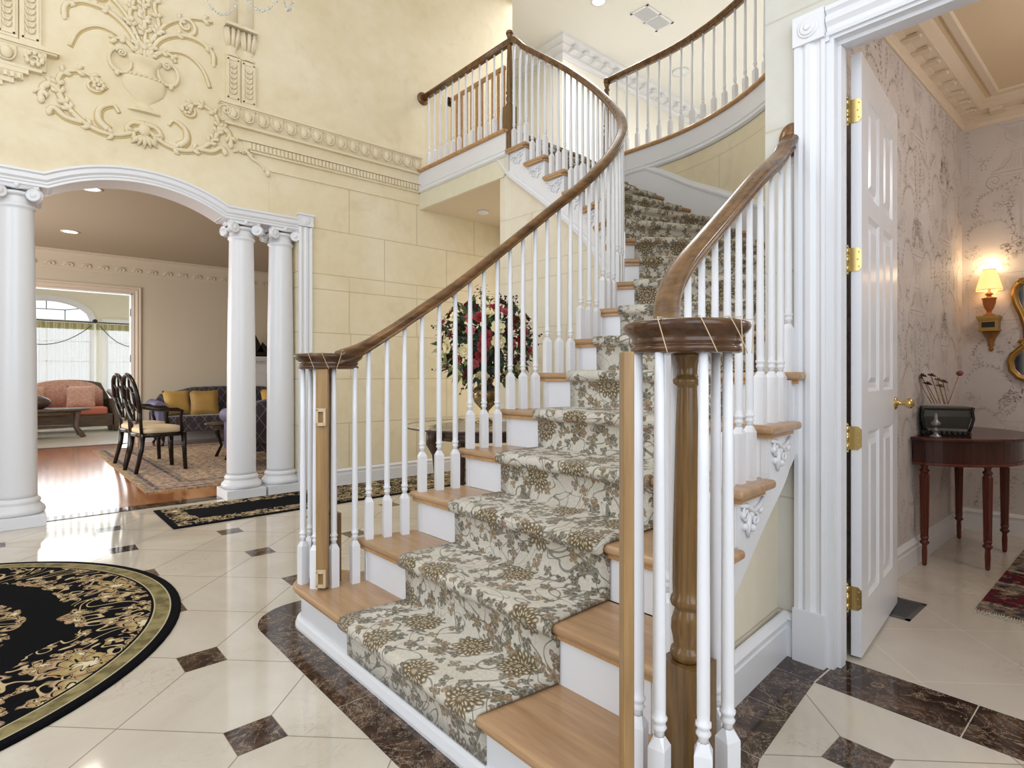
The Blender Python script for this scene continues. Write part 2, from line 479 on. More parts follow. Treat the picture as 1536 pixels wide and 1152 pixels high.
def carpet():
    m = Mt('floral_stair_carpet'); uv = m.co('UV')
    fine = m.noise(uv, 90, 2)
    c = m.ramp(m.M('ADD', m.M('MULTIPLY', fine, .6), m.M('MULTIPLY', m.noise(uv, 6, 2), .4)), [(.35, hx('C0B8A9')), (.65, hx('D2CBBF'))])
    DK = hx('5A564C'); OL = hx('726C5C'); BR = hx('80694E')
    def vines(sc, k, w, dist, z):
        nv = m.noise(m.mp(uv, (1, 1, 1), (z, z, z)), sc, 1, .4, dist)
        v_ = m.M('ABSOLUTE', m.M('SUBTRACT', m.M('FRACT', m.M('MULTIPLY', nv, k)), .5))
        return m.M('SUBTRACT', 1.0, m.step(v_, w, w*1.9))
    c = m.mix(m.M('MULTIPLY', vines(3.6, 7.0, .034, 1.5, 0), .85), c, OL)
    c = m.mix(m.M('MULTIPLY', vines(5.5, 5.0, .022, 1.0, 7), .7), c, DK)
    for sc, k, rad, pick, seed in ((15, 4, .39, .44, 3.3), (11, 6, .39, .50, 9.1), (19, 3, .41, .50, 5.7)):
        mk, rr, ph, rv = bloom(m, uv, sc, .95, k, rad, .35, pick, .62, .05, seed)
        fc = m.ramp(rv, [(.25, DK), (.5, BR), (.7, OL), (.85, hx('6E5A48'))], 'CONSTANT')
        inner = m.M('MULTIPLY', m.M('GREATER_THAN', rr, .34), m.M('LESS_THAN', rr, .58))
        fc = m.mix(m.M('MULTIPLY', inner, .5), fc, hx('B9AA8C'))
        c = m.mix(m.M('MULTIPLY', mk, .88), c, fc)
    # large shaded rosettes
    mk, rr, ph, rv = bloom(m, uv, 4.4, .45, 11, .31, .14, .32, .24, .04, 1.9)
    strokes = m.M('MULTIPLY', m.M('ADD', m.M('COSINE', m.M('MULTIPLY', ph, 22.0)), 1.0), .5)
    rings = m.M('MULTIPLY', m.M('ADD', m.M('SINE', m.M('MULTIPLY', rr, 19.0)), 1.0), .5)
    tex = m.M('ADD', m.M('MULTIPLY', m.M('MULTIPLY', strokes, rings), .75), m.M('MULTIPLY', m.noise(uv, 75, 3), .45))
    rc = m.ramp(tex, [(.18, hx('4E4A3C')), (.34, hx('7A6444')), (.52, hx('8E7B5C')), (.75, hx('C6BCA6'))])
    c = m.mix(m.M('MULTIPLY', mk, .95), c, rc)
    m.color(c).rough(1.0).p(spec=.08, sheen=.2).bump(m.noise(m.co(), 260, 2), .5, .004)
    return m.m
MT['carpet'] = carpet()

def floral(name, field, fl, mode, gold='A08A52'):
    """dark rug with swirling pale flowers. mode round: bands by radius; mode runner: bands by edge distance (UV metres)"""
    m = Mt(name); uv = m.co('UV'); u, v, _ = m.xyz(uv)
    FD = hx(field)
    pal = [(.15, hx('F0E6CE')), (.35, hx(fl)), (.6, hx(gold)), (.85, hx('C8A08C'))]
    k0 = 1.0 if mode == 'round' else 1.8
    n = m.noise(uv, 3.2*k0, 1, .5, 1.8)
    sw = m.M('ABSOLUTE', m.M('SUBTRACT', m.M('FRACT', m.M('MULTIPLY', n, 7.0)), .5))
    pat = m.M('SUBTRACT', 1.0, m.step(sw, .07, .11)); pc = hx(fl)
    layers = []
    for sc, k, rad, pick, seed, dep in ((11*k0, 3, .44, .45, 2.2, .78), (6.5*k0, 5, .46, .42, 6.1, .72), (3.4*k0, 7, .46, .45, 8.8, .55)):
        mk, rr, ph, rv = bloom(m, uv, sc, .9, k, rad, .40, pick, dep, .04, seed)
        st = m.M('GREATER_THAN', m.M('ABSOLUTE', m.M('SINE', m.M('ADD', m.M('MULTIPLY', rr, 7.5), m.M('MULTIPLY', m.noise(uv, 14, 1), 1.2)))), .34)
        mk2 = m.M('MULTIPLY', mk, st)
        col = m.mix(.35, m.ramp(rr, pal), m.ramp(m.noise(uv, 22, 2), pal))
        pat = m.M('MAXIMUM', m.M('MULTIPLY', pat, m.M('SUBTRACT', 1.0, m.M('MULTIPLY', mk, .96))), mk2)
        pc = m.mix(mk, pc, col)
    if mode == 'round':
        r = m.M('SQRT', m.M('ADD', m.M('MULTIPLY', u, u), m.M('MULTIPLY', v, v)))
        rw = m.M('ADD', r, m.M('MULTIPLY', m.M('SUBTRACT', m.noise(uv, 4, 2), .5), .34))
        zone = m.M('MULTIPLY', m.M('ADD', m.M('GREATER_THAN', rw, .84), m.M('LESS_THAN', rw, .66)), m.M('LESS_THAN', r, 1.135))
        c = m.mix(m.M('MULTIPLY', pat, zone, clamp=True), FD, pc)
        gb = m.M('MULTIPLY', m.M('GREATER_THAN', r, 1.152), m.M('LESS_THAN', r, 1.210))
        gt = m.ramp(m.noise(uv, 16, 3), [(.4, hx('6E6344')), (.6, hx('94875F'))])
        c = m.mix(gb, c, gt)
        ln = m.M('MULTIPLY', m.M('GREATER_THAN', r, 1.210), m.M('LESS_THAN', r, 1.216))
        ln2 = m.M('MULTIPLY', m.M('GREATER_THAN', r, 1.146), m.M('LESS_THAN', r, 1.152))
        c = m.mix(m.M('ADD', ln, ln2), c, hx('B8AE90'))
    else:
        W, L = mode
        e = m.M('MINIMUM', m.M('MINIMUM', u, m.M('SUBTRACT', L, u)), m.M('MINIMUM', v, m.M('SUBTRACT', W, v)))
        ew = m.M('ADD', e, m.M('MULTIPLY', m.M('SUBTRACT', m.noise(uv, 6, 2), .5), .14))
        zone = m.M('MULTIPLY', m.M('GREATER_THAN', e, .04), m.M('LESS_THAN', ew, .19))
        zz = m.M('GREATER_THAN', u, 1.05)
        zone = m.M('MAXIMUM', zone, m.M('MULTIPLY', m.M('GREATER_THAN', e, .04), m.M('GREATER_THAN', m.M('ADD', u, m.M('MULTIPLY', m.noise(uv, 6, 2), .3)), 1.35)))
        c = m.mix(m.M('MULTIPLY', pat, zone), FD, pc)
    m.color(c).rough(1).p(spec=.1).bump(m.noise(m.co(), 200, 2), .5, .004)
    return m.m
MT['rug_round'] = floral('black_floral_round_rug', '09090E', 'C2AC84', 'round')
MT['rug_runner'] = floral('black_floral_runner', '0B0B12', 'C9B993', (.76, 4.2))

def persian(name, W, L, cols):
    m = Mt(name); uv = m.co('UV'); u, v, _ = m.xyz(uv)
    e = m.M('MINIMUM', m.M('MINIMUM', u, m.M('SUBTRACT', W, u)), m.M('MINIMUM', v, m.M('SUBTRACT', L, v)))
    n = m.noise(uv, 9, 3, .6, 1.5)
    sw = m.M('ABSOLUTE', m.M('SUBTRACT', m.M('FRACT', m.M('MULTIPLY', n, 7.0)), .5))
    pat = m.step(sw, .2, .28)
    vo = m.voro(uv, 10, rnd=.7, dims='2D')
    bandc = m.ramp(m.M('DIVIDE', e, 1.0), [(0, hx(cols[0])), (.04, hx(cols[1])), (.09, hx(cols[2])), (.13, hx(cols[3])), (.36, hx(cols[2])), (.40, hx(cols[1])), (.46, hx(cols[4]))], 'CONSTANT')
    motif = m.ramp(m.noise(uv, 14, 2), [(.35, hx(cols[5])), (.5, hx(cols[6])), (.65, hx(cols[7]))])
    c = m.mix(m.M('MULTIPLY', pat, .8), bandc, motif)
    c = m.mix(m.M('MULTIPLY', m.M('SUBTRACT', 1.0, m.step(vo, .18, .24)), .8), c, hx(cols[6]))
    m.color(c).rough(1).p(spec=.1)
    return m.m
MT['persian'] = persian('persian_rug', 3.1, 4.05, ['C0A070', '9C8C74', '4A4A50', 'BBA28C', 'C8AE90', '8A6258', '6C6C74', 'D8C4A8'])
MT['redrug'] = persian('red_powder_rug', .9, 1.5, ['8C8272', '7A7066', 'A89A84', '5A1A20', '6A1C22', 'A8967C', '2A2A38', '7E2A2C'])

def wallpaper():
    m = Mt('toile_wallpaper')
    m.color(m.ramp(m.noise(m.co(), 2, 3), [(.3, hx('CCC4C1')), (.7, hx('D9D2D0'))])).rough(.6)
    return m.m
MT['paper'] = wallpaper()
def ink(name, a, b):
    m = Mt(name); m.color(m.ramp(m.noise(m.co(), 9, 3), [(.35, hx(a)), (.65, hx(b))])).rough(.65); return m.m
MT['ink'] = ink('toile_ink', 'A6998F', 'C6BCB7')

def quilted():
    m = Mt('navy_diamond_quilt'); x, y, z = m.xyz()
    h = m.M('ADD', x, m.M('MULTIPLY', y, .6))
    a = m.M('FRACT', m.M('ADD', m.M('MULTIPLY', h, 7.0), m.M('MULTIPLY', z, 5.0)))
    b = m.M('FRACT', m.M('SUBTRACT', m.M('MULTIPLY', h, 7.0), m.M('MULTIPLY', z, 5.0)))
    d = m.M('MINIMUM', m.M('ABSOLUTE', m.M('SUBTRACT', a, .5)), m.M('ABSOLUTE', m.M('SUBTRACT', b, .5)))
    l = m.M('SUBTRACT', 1.0, m.step(d, .02, .05))
    m.color(m.mix(m.M('MULTIPLY', l, .7), hx('2E2733'), hx('8A7C80'))).rough(.7).p(sheen=.4)
    return m.m
MT['quilt'] = quilted()
def patterned(name, a, b, scale=14):
    m = Mt(name); f = m.noise(m.co(), scale, 3, .6, 1.0)
    m.color(m.ramp(f, [(.38, hx(a)), (.5, hx(b)), (.6, hx(a)), (.7, hx(b))])).rough(.9)
    return m.m
MT['salmon'] = patterned('salmon_floral_cushion', 'D8AE9C', 'C08E7C')
MT['pinkp'] = patterned('pink_floral_pillow', 'DDB6A4', 'C49484', 20)
MT['coral'] = simple('coral_seat_fabric', 'C4745E', .85)
MT['lav'] = simple('lavender_blue_arm_fabric', '6D6C8E', .6)
def sheer():
    m = Mt('sheer_curtain'); x, y, z = m.xyz()
    m.color(hx('F2F2EA')).rough(.9)
    m.p(trans=0.0)
    m.b.inputs['Alpha'].default_value = .55
    m.b.inputs['Emission Color'].default_value = (1, 1, .97, 1); m.b.inputs['Emission Strength'].default_value = 0.0
    return m.m
MT['sheer'] = sheer()
def glass():
    m = Mt('window_glass'); m.color((1, 1, 1)).rough(.0).p(trans=1.0, ior=1.01); m.b.inputs['Alpha'].default_value = .25; return m.m
MT['glass'] = glass()
def outside():
    m = Mt('bright_overcast_daylight'); m.color((0, 0, 0)); m.emit((.93, .97, 1.0, 1), 3.0); return m.m
MT['outside'] = outside()
def lampglow(name, c, st):
    m = Mt(name); m.color(c).emit(c+(1,), st); return m.m
MT['lens'] = lampglow('lit_downlight_lens', (1, .96, .9), 9.0)
def shade():
    m = Mt('pleated_lamp_shade'); m.color(hx('F2D9A8')).rough(.8).emit(hx('FFCF80')+(1,), 1.7)
    return m.m
MT['shade'] = shade()
MT['red'] = simple('deep_red_petals', '8E1F22', .6, var=.3)
MT['crimson'] = simple('crimson_blossom', '5A1A22', .6, var=.3)
MT['pink'] = simple('pink_petals', 'B4535C', .6, var=.3)
MT['ivory'] = simple('ivory_petals', 'E6D9A8', .6, var=.15)
MT['leaf'] = simple('dark_green_leaves', '35483A', .55, var=.4)
MT['leaf2'] = simple('bright_green_leaves', '6A7A3A', .55, var=.3)
MT['berry'] = simple('dark_berries', '3A1520', .3, var=.3)
MT['dried'] = simple('dried_rose_petals', '7A4640', .8, var=.3)
MT['dried2'] = simple('dried_tan_flower', 'A08058', .8, var=.3)
MT['mirror'] = simple('mirror_glass', 'E8ECF2', .03, 1.0)
def bronze_gold():
    m = Mt('mottled_bronze_gold'); n = m.noise(m.co(), 18, 4, .6, .6)
    m.color(m.ramp(n, [(.35, hx('3A3020')), (.5, hx('8A6E40')), (.65, hx('B8A888'))])).rough(.25).p(metal=.8); return m.m
MT['urn'] = bronze_gold()
# ================================================================ shell geometry
R = .185; NST = 18; FH = R*NST; CH = 5.9
ICX, ICY, IR = 2.37, 3.25, 1.06
OCX, OCY, OR = 2.50, 3.30, 2.22
YA = 5.45; YA2 = 5.71           # arch wall faces
XD = 2.33; XD2 = 2.45           # door wall faces
def arc(cx, cy, r, a0, a1, n): return [(cx+r*cos(math.radians(a0+(a1-a0)*i/n)), cy+r*sin(math.radians(a0+(a1-a0)*i/n))) for i in range(n+1)]
OUTER = [(2.40, 1.085)] + arc(OCX, OCY, OR, -90, 0, 30) + [(4.72, 3.965)]

# ---- floors
struct('floor', MB().b2(-3.2, XD+.11, -1.6, 5.60, -.1, 0).b2(XD+.11, 4.9, 1.085, 5.60, -.1, 0), MT['floor'])
struct('floor_powder_room', MB().b2(XD+.11, 5.3, -1.6, 1.085, -.1, 0), MT['floor_p'])
struct('floor_living_room', MB().b2(-2.0, 5.2, 5.60, 11.08, -.1, 0), MT['floor_wood'])
struct('floor_sun_room', MB().b2(-2.6, 3.4, 11.08, 15.3, -.1, 0), simple('pale_sun_room_tile', 'CFC8BC', .25, var=.05))
struct('trim_threshold', MB().b2(-.45, 2.12, 5.56, 5.72, -.01, .004), MT['brown'])
struct('trim_sill', MB().b2(-.9, 1.62, 11.03, 11.13, -.01, .006), MT['walnut'])

# ---- brown marble inlay border around the stair foot and before the powder room door
def inlay(name, poly): return struct(name, MB().prism(poly, -.004, .0012), MT['brown'])
g = .004
outer_l = [(0.84, y) for y in (.50, 1.16, 1.82, 2.42)]
inlay('trim_inlay', [(.84, .42), (1.04, .42), (1.04, 1.16-g), (.84, 1.16-g)])
inlay('trim_inlay', [(.84, 1.16), (1.04, 1.16), (1.04, 1.82-g), (.84, 1.82-g)])
inlay('trim_inlay', [(.84, 1.82), (1.04, 1.82), (1.04, 2.36-g), (.84, 2.36-g)])
inlay('trim_inlay', [(.84, 2.36), (1.08, 2.36), (1.08, 2.48)] + [(1.10+.09*cos(a), 2.49+.09*sin(a)) for a in (PI, 2.3, 1.6)] + [(1.30, 2.58), (1.40, 2.56), (1.42, 2.76), (1.30, 2.80)] + [(1.06+.22*cos(a), 2.58+.22*sin(a)) for a in (1.57, 1.77, 1.97, 2.17, 2.37, 2.57, 2.77, 2.97, 3.14)])
inlay('trim_inlay', [(.84, .42), (.86, .30), (.93, .24), (1.04, .26), (1.22, .50), (1.15, .75), (1.04, .55), (1.04, .42)])
inlay('trim_inlay', [(1.22, .50+g), (1.40, .70), (1.63, .775), (1.63, .97), (1.15, .97), (1.15, .75)])
inlay('trim_inlay', [(1.63+g, .775), (1.92, .81), (1.92, .98), (1.63+g, .97)])
inlay('trim_inlay', [(1.92+g, .81), (2.185, .84), (2.185, 1.0), (1.92+g, .98)])
inlay('trim_inlay', [(2.185+g, .843), (2.34, .843), (2.34, 1.01), (2.185+g, 1.0)])
y = .84
while y > -.7:
    inlay('trim_inlay', [(2.185, y-g), (2.44, y-g), (2.44, y-.42), (2.185, y-.42)]); y -= .42

# ---- arch wall
def arch_z(x):
    if .27 <= x <= 1.48:
        dx = x-.875; zc = 2.64-1.18
        return max(2.475, zc+math.sqrt(max(0, 1.18**2-dx*dx)))
    return 2.475
def wall_with_top(name, mat, x0, x1, xa, xb, f, ya, yb, ztop, right_to_left=False):
    mb = MB(); mb.b2(x0, xa, ya, yb, 0, ztop); mb.b2(xb, x1, ya, yb, 0, ztop)
    xs = [xa+(xb-xa)*i/64 for i in range(65)]
    vs = []; fs = []
    for x in xs:
        z = f(x); vs += [(x, ya, z), (x, ya, ztop), (x, yb, z), (x, yb, ztop)]
    for i in range(64):
        a = 4*i; b = a+4
        fs += [(a, a+1, b+1, b), (a+2, b+2, b+3, a+3), (a, b, b+2, a+2), (a+1, a+3, b+3, b+1)]
    mb.add(vs, fs); return mb
struct('wall_left', wall_with_top('w', None, -3.2, 4.82, -.47, 2.12, arch_z, YA, YA2, CH), MT['stone'])
# arch casing
mb = MB()
prof = []
NS = 60
path = [(-.57, YA, 0.0), (-.57, YA, 2.475)]
cas = [(0, 0), (.018, .012), (.03, .012), (.045, .026), (.075, .026), (.085, .038), (.10, .038), (.10, 0)]
arcpts = [(2.19, 2.475), (1.535, 2.475)] + [(x, arch_z(x)) for x in [1.48-1.21*i/24 for i in range(0, 25)]] + [(.215, 2.475), (-.56, 2.475)]
mb.sweep([(x, YA, z) for x, z in arcpts], [(-q, b) for q, b in cas], N=(0, -1, 0))
struct('trim_arch_casing', mb, MT['white'])
mb = MB(); xs_ = [-.45]+[.27+1.21*i/32 for i in range(33)]+[2.12]
for i in range(len(xs_)-1):
    a_, b_ = xs_[i], xs_[i+1]; za, zb_ = arch_z(a_), arch_z(b_)
    mb.add([(a_, YA-.012, za-.008), (b_, YA-.012, zb_-.008), (b_, YA2+.004, zb_-.008), (a_, YA2+.004, za-.008), (a_, YA-.012, za+.01), (b_, YA-.012, zb_+.01), (b_, YA2+.004, zb_+.01), (a_, YA2+.004, za+.01)], [(0, 1, 2, 3), (0, 4, 5, 1), (2, 6, 7, 3)])
struct('trim_arch_lining', mb, MT['white'])
# jamb pilaster casing, right of the columns
mb = MB()
jx0, jx1 = 2.12, 2.247
mb.sweep([(jx0, YA, 0.001), (jx0, YA, 2.50)], [(0, 0), (0, .026), (-.02, .032), (-.035, .018), (-.05, .018), (-.062, .03), (-.08, .03), (-.092, .018), (-.105, .018), (-.118, .034), (-.127, .03), (-.127, 0)], N=(0, -1, 0))
mb.b2(2.115, 2.25, YA-.045, YA, 0, .2)
mb.b2(2.112, 2.252, YA-.042, YA, 2.505, 2.605)
for r_, d_ in ((.038, .046), (.028, .052), (.012, .056)):
    mb.lathe((2.182, YA, 2.555), [(r_, 0), (r_, d_-.003), (r_-.004, d_)], 20, axis=(0, -1, 0))
mb.b2(2.10, 2.262, YA-.055, YA, 2.605, 2.622)
struct('trim_jamb', mb, MT['white'])
struct('trim_jamb', MB().b2(-.59, -.47, YA-.035, YA, 0, 2.62), MT['white'])
# base boards
def bb(path, h=.168, t=.022, z=0):
    return MB().sweep([(p[0], p[1], z) for p in path], [(0, 0), (t, 0), (t, h-.055), (t-.004, h-.048), (t-.004, h-.028), (t+.004, h-.022), (t-.008, h-.008), (t-.014, h), (0, h)])
struct('baseboard_left', bb([(4.82, YA), (2.252, YA)]), MT['white'])
struct('baseboard_right', bb([(1.55, .965), (1.80, .968), (2.05, .990), (XD, 1.012), (XD, .965)][::-1]), MT['white'])

# ---- entablature and brackets cast on the arch wall
def egg_cornice(name, x0, x1, z0, ya, h=.17, step=.125, ends=True):
    """egg-and-dart shelf cornice"""
    mb = MB()
    mb.b2(x0, x1, ya-.075, ya+.01, z0+h-.028, z0+h)
    mb.b2(x0+.01, x1, ya-.058, ya+.01, z0+h-.04, z0+h-.028)
    mb.sweep([(x1, ya, z0), (x0+.02, ya, z0)], [(-.01, 0), (.02, 0), (.03, .02), (.052, .10), (.052, h-.03), (-.01, h-.03)], N=(0, 0, 1))
    mb.b2(x0+.05, x1, ya-.038, ya+.01, z0-.02, z0+.002)
    x = x0+.11
    while x < x1-.05:
        mb.ell((x, ya-.042, z0+.075), (.034, .026, .05), 10, 8)
        pts = [(x+.047*cos(a), ya-.052+.01*sin(a), z0+.085+.062*sin(a)) for a in [PI*(1+i/10) for i in range(11)]]
        mb.tube([(x-.05, ya-.058, z0+.13)]+pts+[(x+.05, ya-.058, z0+.13)], .006, 5)
        mb.cyl((x+step/2, ya-.05, z0+.13), (x+step/2, ya-.03, z0+.03), .007, .002, 5)
        x += step
    return mb
mb = egg_cornice('c', 1.42, 3.46, 3.305, YA)
# scroll end of the cornice
for i in range(3):
    a = 1.5*PI+i
sp = [(1.47+.055*(1-t/14)*cos(-.6*t+PI), YA-.055, 3.385+.055*(1-t/14)*sin(-.6*t+PI)) for t in range(14)]
mb.tube(sp, .009, 6)
tr = struct('trim_cornice', mb, MT['relief'])
# plain frieze and lower dentil band
mb = MB()
mb.sweep([(3.46, YA, 3.10), (1.62, YA, 3.10)], [(-.01, 0), (.02, 0), (.028, .05), (.02, .075), (-.01, .075)])
x = 1.66
while x < 3.45:
    mb.b2(x, x+.022, YA-.040, YA, 3.108, 3.165); x += .036
mb.b2(1.58, 3.46, YA-.045, YA, 3.172, 3.186); mb.b2(1.68, 3.46, YA-.03, YA, 3.085, 3.097)
for t in range(12):
    mb.ell((1.70-.012*t+.02*sin(t), YA-.02, 3.08-.0*t+.006*cos(t*1.3)-.012*abs(6-t)*.3), (.014, .012, .014), 6, 5)
pts = [(1.62+.20*t/12+.015*sin(t*.9), YA-.018, 3.09-.15*(t/12)**1.3) for t in range(13)]
mb.tube(pts, [.018-.001*t for t in range(13)], 6)
mb.ell((1.835, YA-.02, 2.93), (.02, .018, .028), 8, 6)
mb.b2(1.86, 3.46, YA-.014, YA, 2.957, 2.970)
struct('trim_frieze', mb, MT['relief'])

# ---- bracket and panelled pilasters standing on it
def pil_panel(mb, x0, x1, z0, z1, ya, d=.035):
    mb.b2(x0, x1, ya-d, ya+.01, z0, z1)
    r_ = .012
    for (a, b, c_, e) in ((x0+.015, x1-.015, z0+.02, z0+.02+r_), (x0+.015, x1-.015, z1-.02-r_, z1-.02), (x0+.015, x0+.015+r_, z0+.02, z1-.02), (x1-.015-r_, x1-.015, z0+.02, z1-.02)):
        mb.b2(a, b, ya-d-.008, ya-d, c_, e)
    random.seed(int(x0*1000)+int(z0*100))
    xm = (x0+x1)/2; hw = (x1-x0)/2-.035
    n = int((z1-z0-.1)/.045)
    for i in range(n):
        z = z0+.06+i*.045
        for s in (-1, 1):
            pts = [(xm, ya-d-.004, z), (xm+s*hw*.6, ya-d-.008, z+.012), (xm+s*hw*.95, ya-d-.005, z+.035), (xm+s*hw*.7, ya-d-.004, z+.045)]
            mb.tube(pts, [.006, .009, .007, .003], 5)
        mb.ell((xm, ya-d-.004, z+.01), (.011, .008, .014), 6, 5)
def pilaster(name, label, xs, zb, ya, tops):
    t = thing(name, label, 'plaster pilaster', ((xs[0]+xs[-1])/2, ya, zb))
    mb = MB()
    for i in range(len(xs)-1):
        pil_panel(mb, xs[i]+.004, xs[i+1]-.004, zb+.015, zb+.40, ya, .035-.008*i)
    obj('panel', mb, MT['relief'], t)
    mb = MB(); z = zb+.40
    for i in range(len(xs)-1):
        xm = (xs[i]+xs[i+1])/2; w_ = (xs[i+1]-xs[i])/2
        # acanthus capital
        mb.lathe((xm, ya, z+.012), [(w_*.9, 0), (w_*.95, .02), (w_*.55, .04), (w_*.6, .07), (w_*.85, .10)], 16, sy=.5)
        for k in range(5):
            a = PI+PI*k/4
            px, py = xm+w_*.6*cos(a), ya+w_*.35*sin(a)
            mb.tube([(px, py, z+.1), (px+.012*cos(a), py-.012, z+.18), (px+.026*cos(a), py-.022, z+.25), (px+.03*cos(a), py-.03, z+.235)], [.016, .018, .013, .004], 6)
        mb.b2(xs[i]+.0, xs[i+1]-.0, ya-.07, ya, z+.26, z+.285)
    obj('capital', mb, MT['relief'], t)
    mb = MB()
    for i in range(len(xs)-1):
        xm = (xs[i]+xs[i+1])/2; w_ = (xs[i+1]-xs[i])/2
        mb.lathe((xm, ya, z+.285), [(w_*.72, 0), (w_*.72, 1.1)], 16, sy=.45)
    obj('shaft', mb, MT['relief'], t)
    return t
pilaster('plaster_pilaster', 'cast plaster double pilaster with leafy panels standing on the cornice right of the urn relief', [1.47, 1.60, 1.735], 3.476, YA, 1)
t = pilaster('plaster_pilaster', 'cast plaster double pilaster with leafy panels at the far left above the bracket shelf', [-.02, .105, .235], 3.476, YA, 1)
mb = MB(); mb.b2(-1.2, .335, YA-.075, YA, 3.44, 3.47); mb.b2(-1.2, .32, YA-.06, YA, 3.428, 3.44)
mb.sweep([(.26, YA, 3.305), (-1.2, YA, 3.305)], [(-.01, 0), (.02, 0), (.05, .09), (.055, .125), (-.01, .125)])
mb.b2(-1.2, .235, YA-.045, YA, 3.283, 3.305)
for x in (.04, -.09, -.22, -.35):
    mb.ell((x, YA-.045, 3.37), (.036, .03, .05), 10, 8)
    mb.tube([(x-.05, YA-.058, 3.42)]+[(x+.05*cos(a), YA-.055, 3.375+.062*sin(a)) for a in [PI*(1+i/10) for i in range(11)]]+[(x+.05, YA-.058, 3.42)], .006, 5)
for k in range(9):
    a = k*.75
    mb.ell((.19+.045*cos(a), YA-.058, 3.37+.04*sin(a)), (.016, .012, .02), 7, 5)
mb.tube([(.19+.06*(1-t_/16)*cos(.6*t_), YA-.06, 3.37+.06*(1-t_/16)*sin(.6*t_)) for t_ in range(16)], .008, 6)
# stepped corbel beneath
for i, (x1, zt, zb) in enumerate(((.16, 3.283, 3.25), (.13, 3.25, 3.205), (.08, 3.205, 3.17), (.02, 3.17, 3.14), (-.06, 3.14, 3.11))):
    mb.b2(-1.2, x1, YA-.042+.006*i, YA, zb, zt)
x = -.3
while x < .1:
    mb.b2(x, x+.02, YA-.055, YA, 3.205, 3.24); x += .036
struct('trim_bracket_shelf', mb, MT['relief'])

# ---- urn relief
ur = thing('plaster_urn_relief', 'cast plaster relief of an urn with acanthus scrolls above the arched opening', 'wall relief', (.875, YA, 2.95))
ux = .875; uy = YA+.005
mb = MB()
mb.lathe((ux, uy, 3.20), [(.115, 0), (.115, .018), (.07, .03), (.05, .055), (.035, .07), (.05, .085), (.085, .11), (.135, .16), (.155, .21), (.158, .26), (.14, .285), (.10, .30), (.085, .33), (.09, .37), (.125, .41), (.135, .425), (.13, .44), (.10, .445)], 36, sy=.38)
for i in range(15):
    a = PI+PI*i/14
    mb.ell((ux+.158*cos(a), uy+.158*.38*sin(a), 3.475), (.013, .010, .012), 7, 5)
obj('urn', mb, MT['relief'], ur)
for s in (-1, 1):
    mb = MB(); pts = []
    for i in range(26):
        a = PI*1.55*i/25
        rr = .085
        pts.append((ux+s*(.165+rr*sin(a)*.85), uy-.03, 3.555+rr*1.05*cos(a)))
    mb.tube(pts, [.009+.004*sin(i/25*PI) for i in range(26)], 7)
    sp = [(ux+s*(.155+.035*(1-q/16)*cos(.75*q)), uy-.034, 3.62+.035*(1-q/16)*sin(.75*q)) for q in range(16)]
    mb.tube(sp, .008, 6)
    mb.ell((ux+s*.185, uy-.03, 3.455), (.018, .018, .022), 8, 6)
    obj('handle', mb, MT['relief'], ur)
GL = MB()  # flat glaze strokes painting shading behind the scrolls, set slightly lower
def scroll(mb, pts, r0, r1, n=28, flat=.8, y=None):
    """smooth leaf-like plaster stroke through control points (x, z)"""
    P = pts; out = []
    for i in range(len(P)-1):
        p0 = P[max(i-1, 0)]; p1 = P[i]; p2 = P[i+1]; p3 = P[min(i+2, len(P)-1)]
        for k in range(6):
            t_ = k/6
            out.append(tuple(.5*((2*p1[j])+(-p0[j]+p2[j])*t_+(2*p0[j]-5*p1[j]+4*p2[j]-p3[j])*t_*t_+(-p0[j]+3*p1[j]-3*p2[j]+p3[j])*t_**3) for j in (0, 1)))
    out.append(P[-1]); m = len(out); r0 *= 1.2; r1 *= 1.2
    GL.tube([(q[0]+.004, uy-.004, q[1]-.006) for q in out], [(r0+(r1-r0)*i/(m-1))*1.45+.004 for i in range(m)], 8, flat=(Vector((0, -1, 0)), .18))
    mb.tube([(q[0], uy-.012, q[1]) for q in out], [r0*(1-.0*i)+(r1-r0)*abs(i/(m-1)) if True else r0 for i in range(m)], 8, flat=(Vector((0, -1, 0)), flat))
    return out
def spiral(cx, cz, r, turns, a0, s, n=22):
    return [(cx+s*r*(1-.82*i/n)*cos(a0+turns*2*PI*i/n), cz+r*(1-.82*i/n)*sin(a0+turns*2*PI*i/n)) for i in range(n+1)]
def leafy(mb, line, s, every=7, L=.055):
    L *= 1.15
    for i in range(3, len(line)-3, every):
        a = Vector((line[i+1][0]-line[i-1][0], line[i+1][1]-line[i-1][1]))
        if a.length < 1e-6: continue
        a.normalize(); nrm = Vector((-a.y, a.x))
        for q in (-1, 1):
            p = Vector(line[i]); e = p+a*L*.8+nrm*q*L*.62; mid = p+a*L*.35+nrm*q*L*.5
            mb.tube([(p.x, uy-.014, p.y), (mid.x, uy-.018, mid.y), (e.x, uy-.01, e.y)], [.012, .018, .004], 6)
mb = MB()
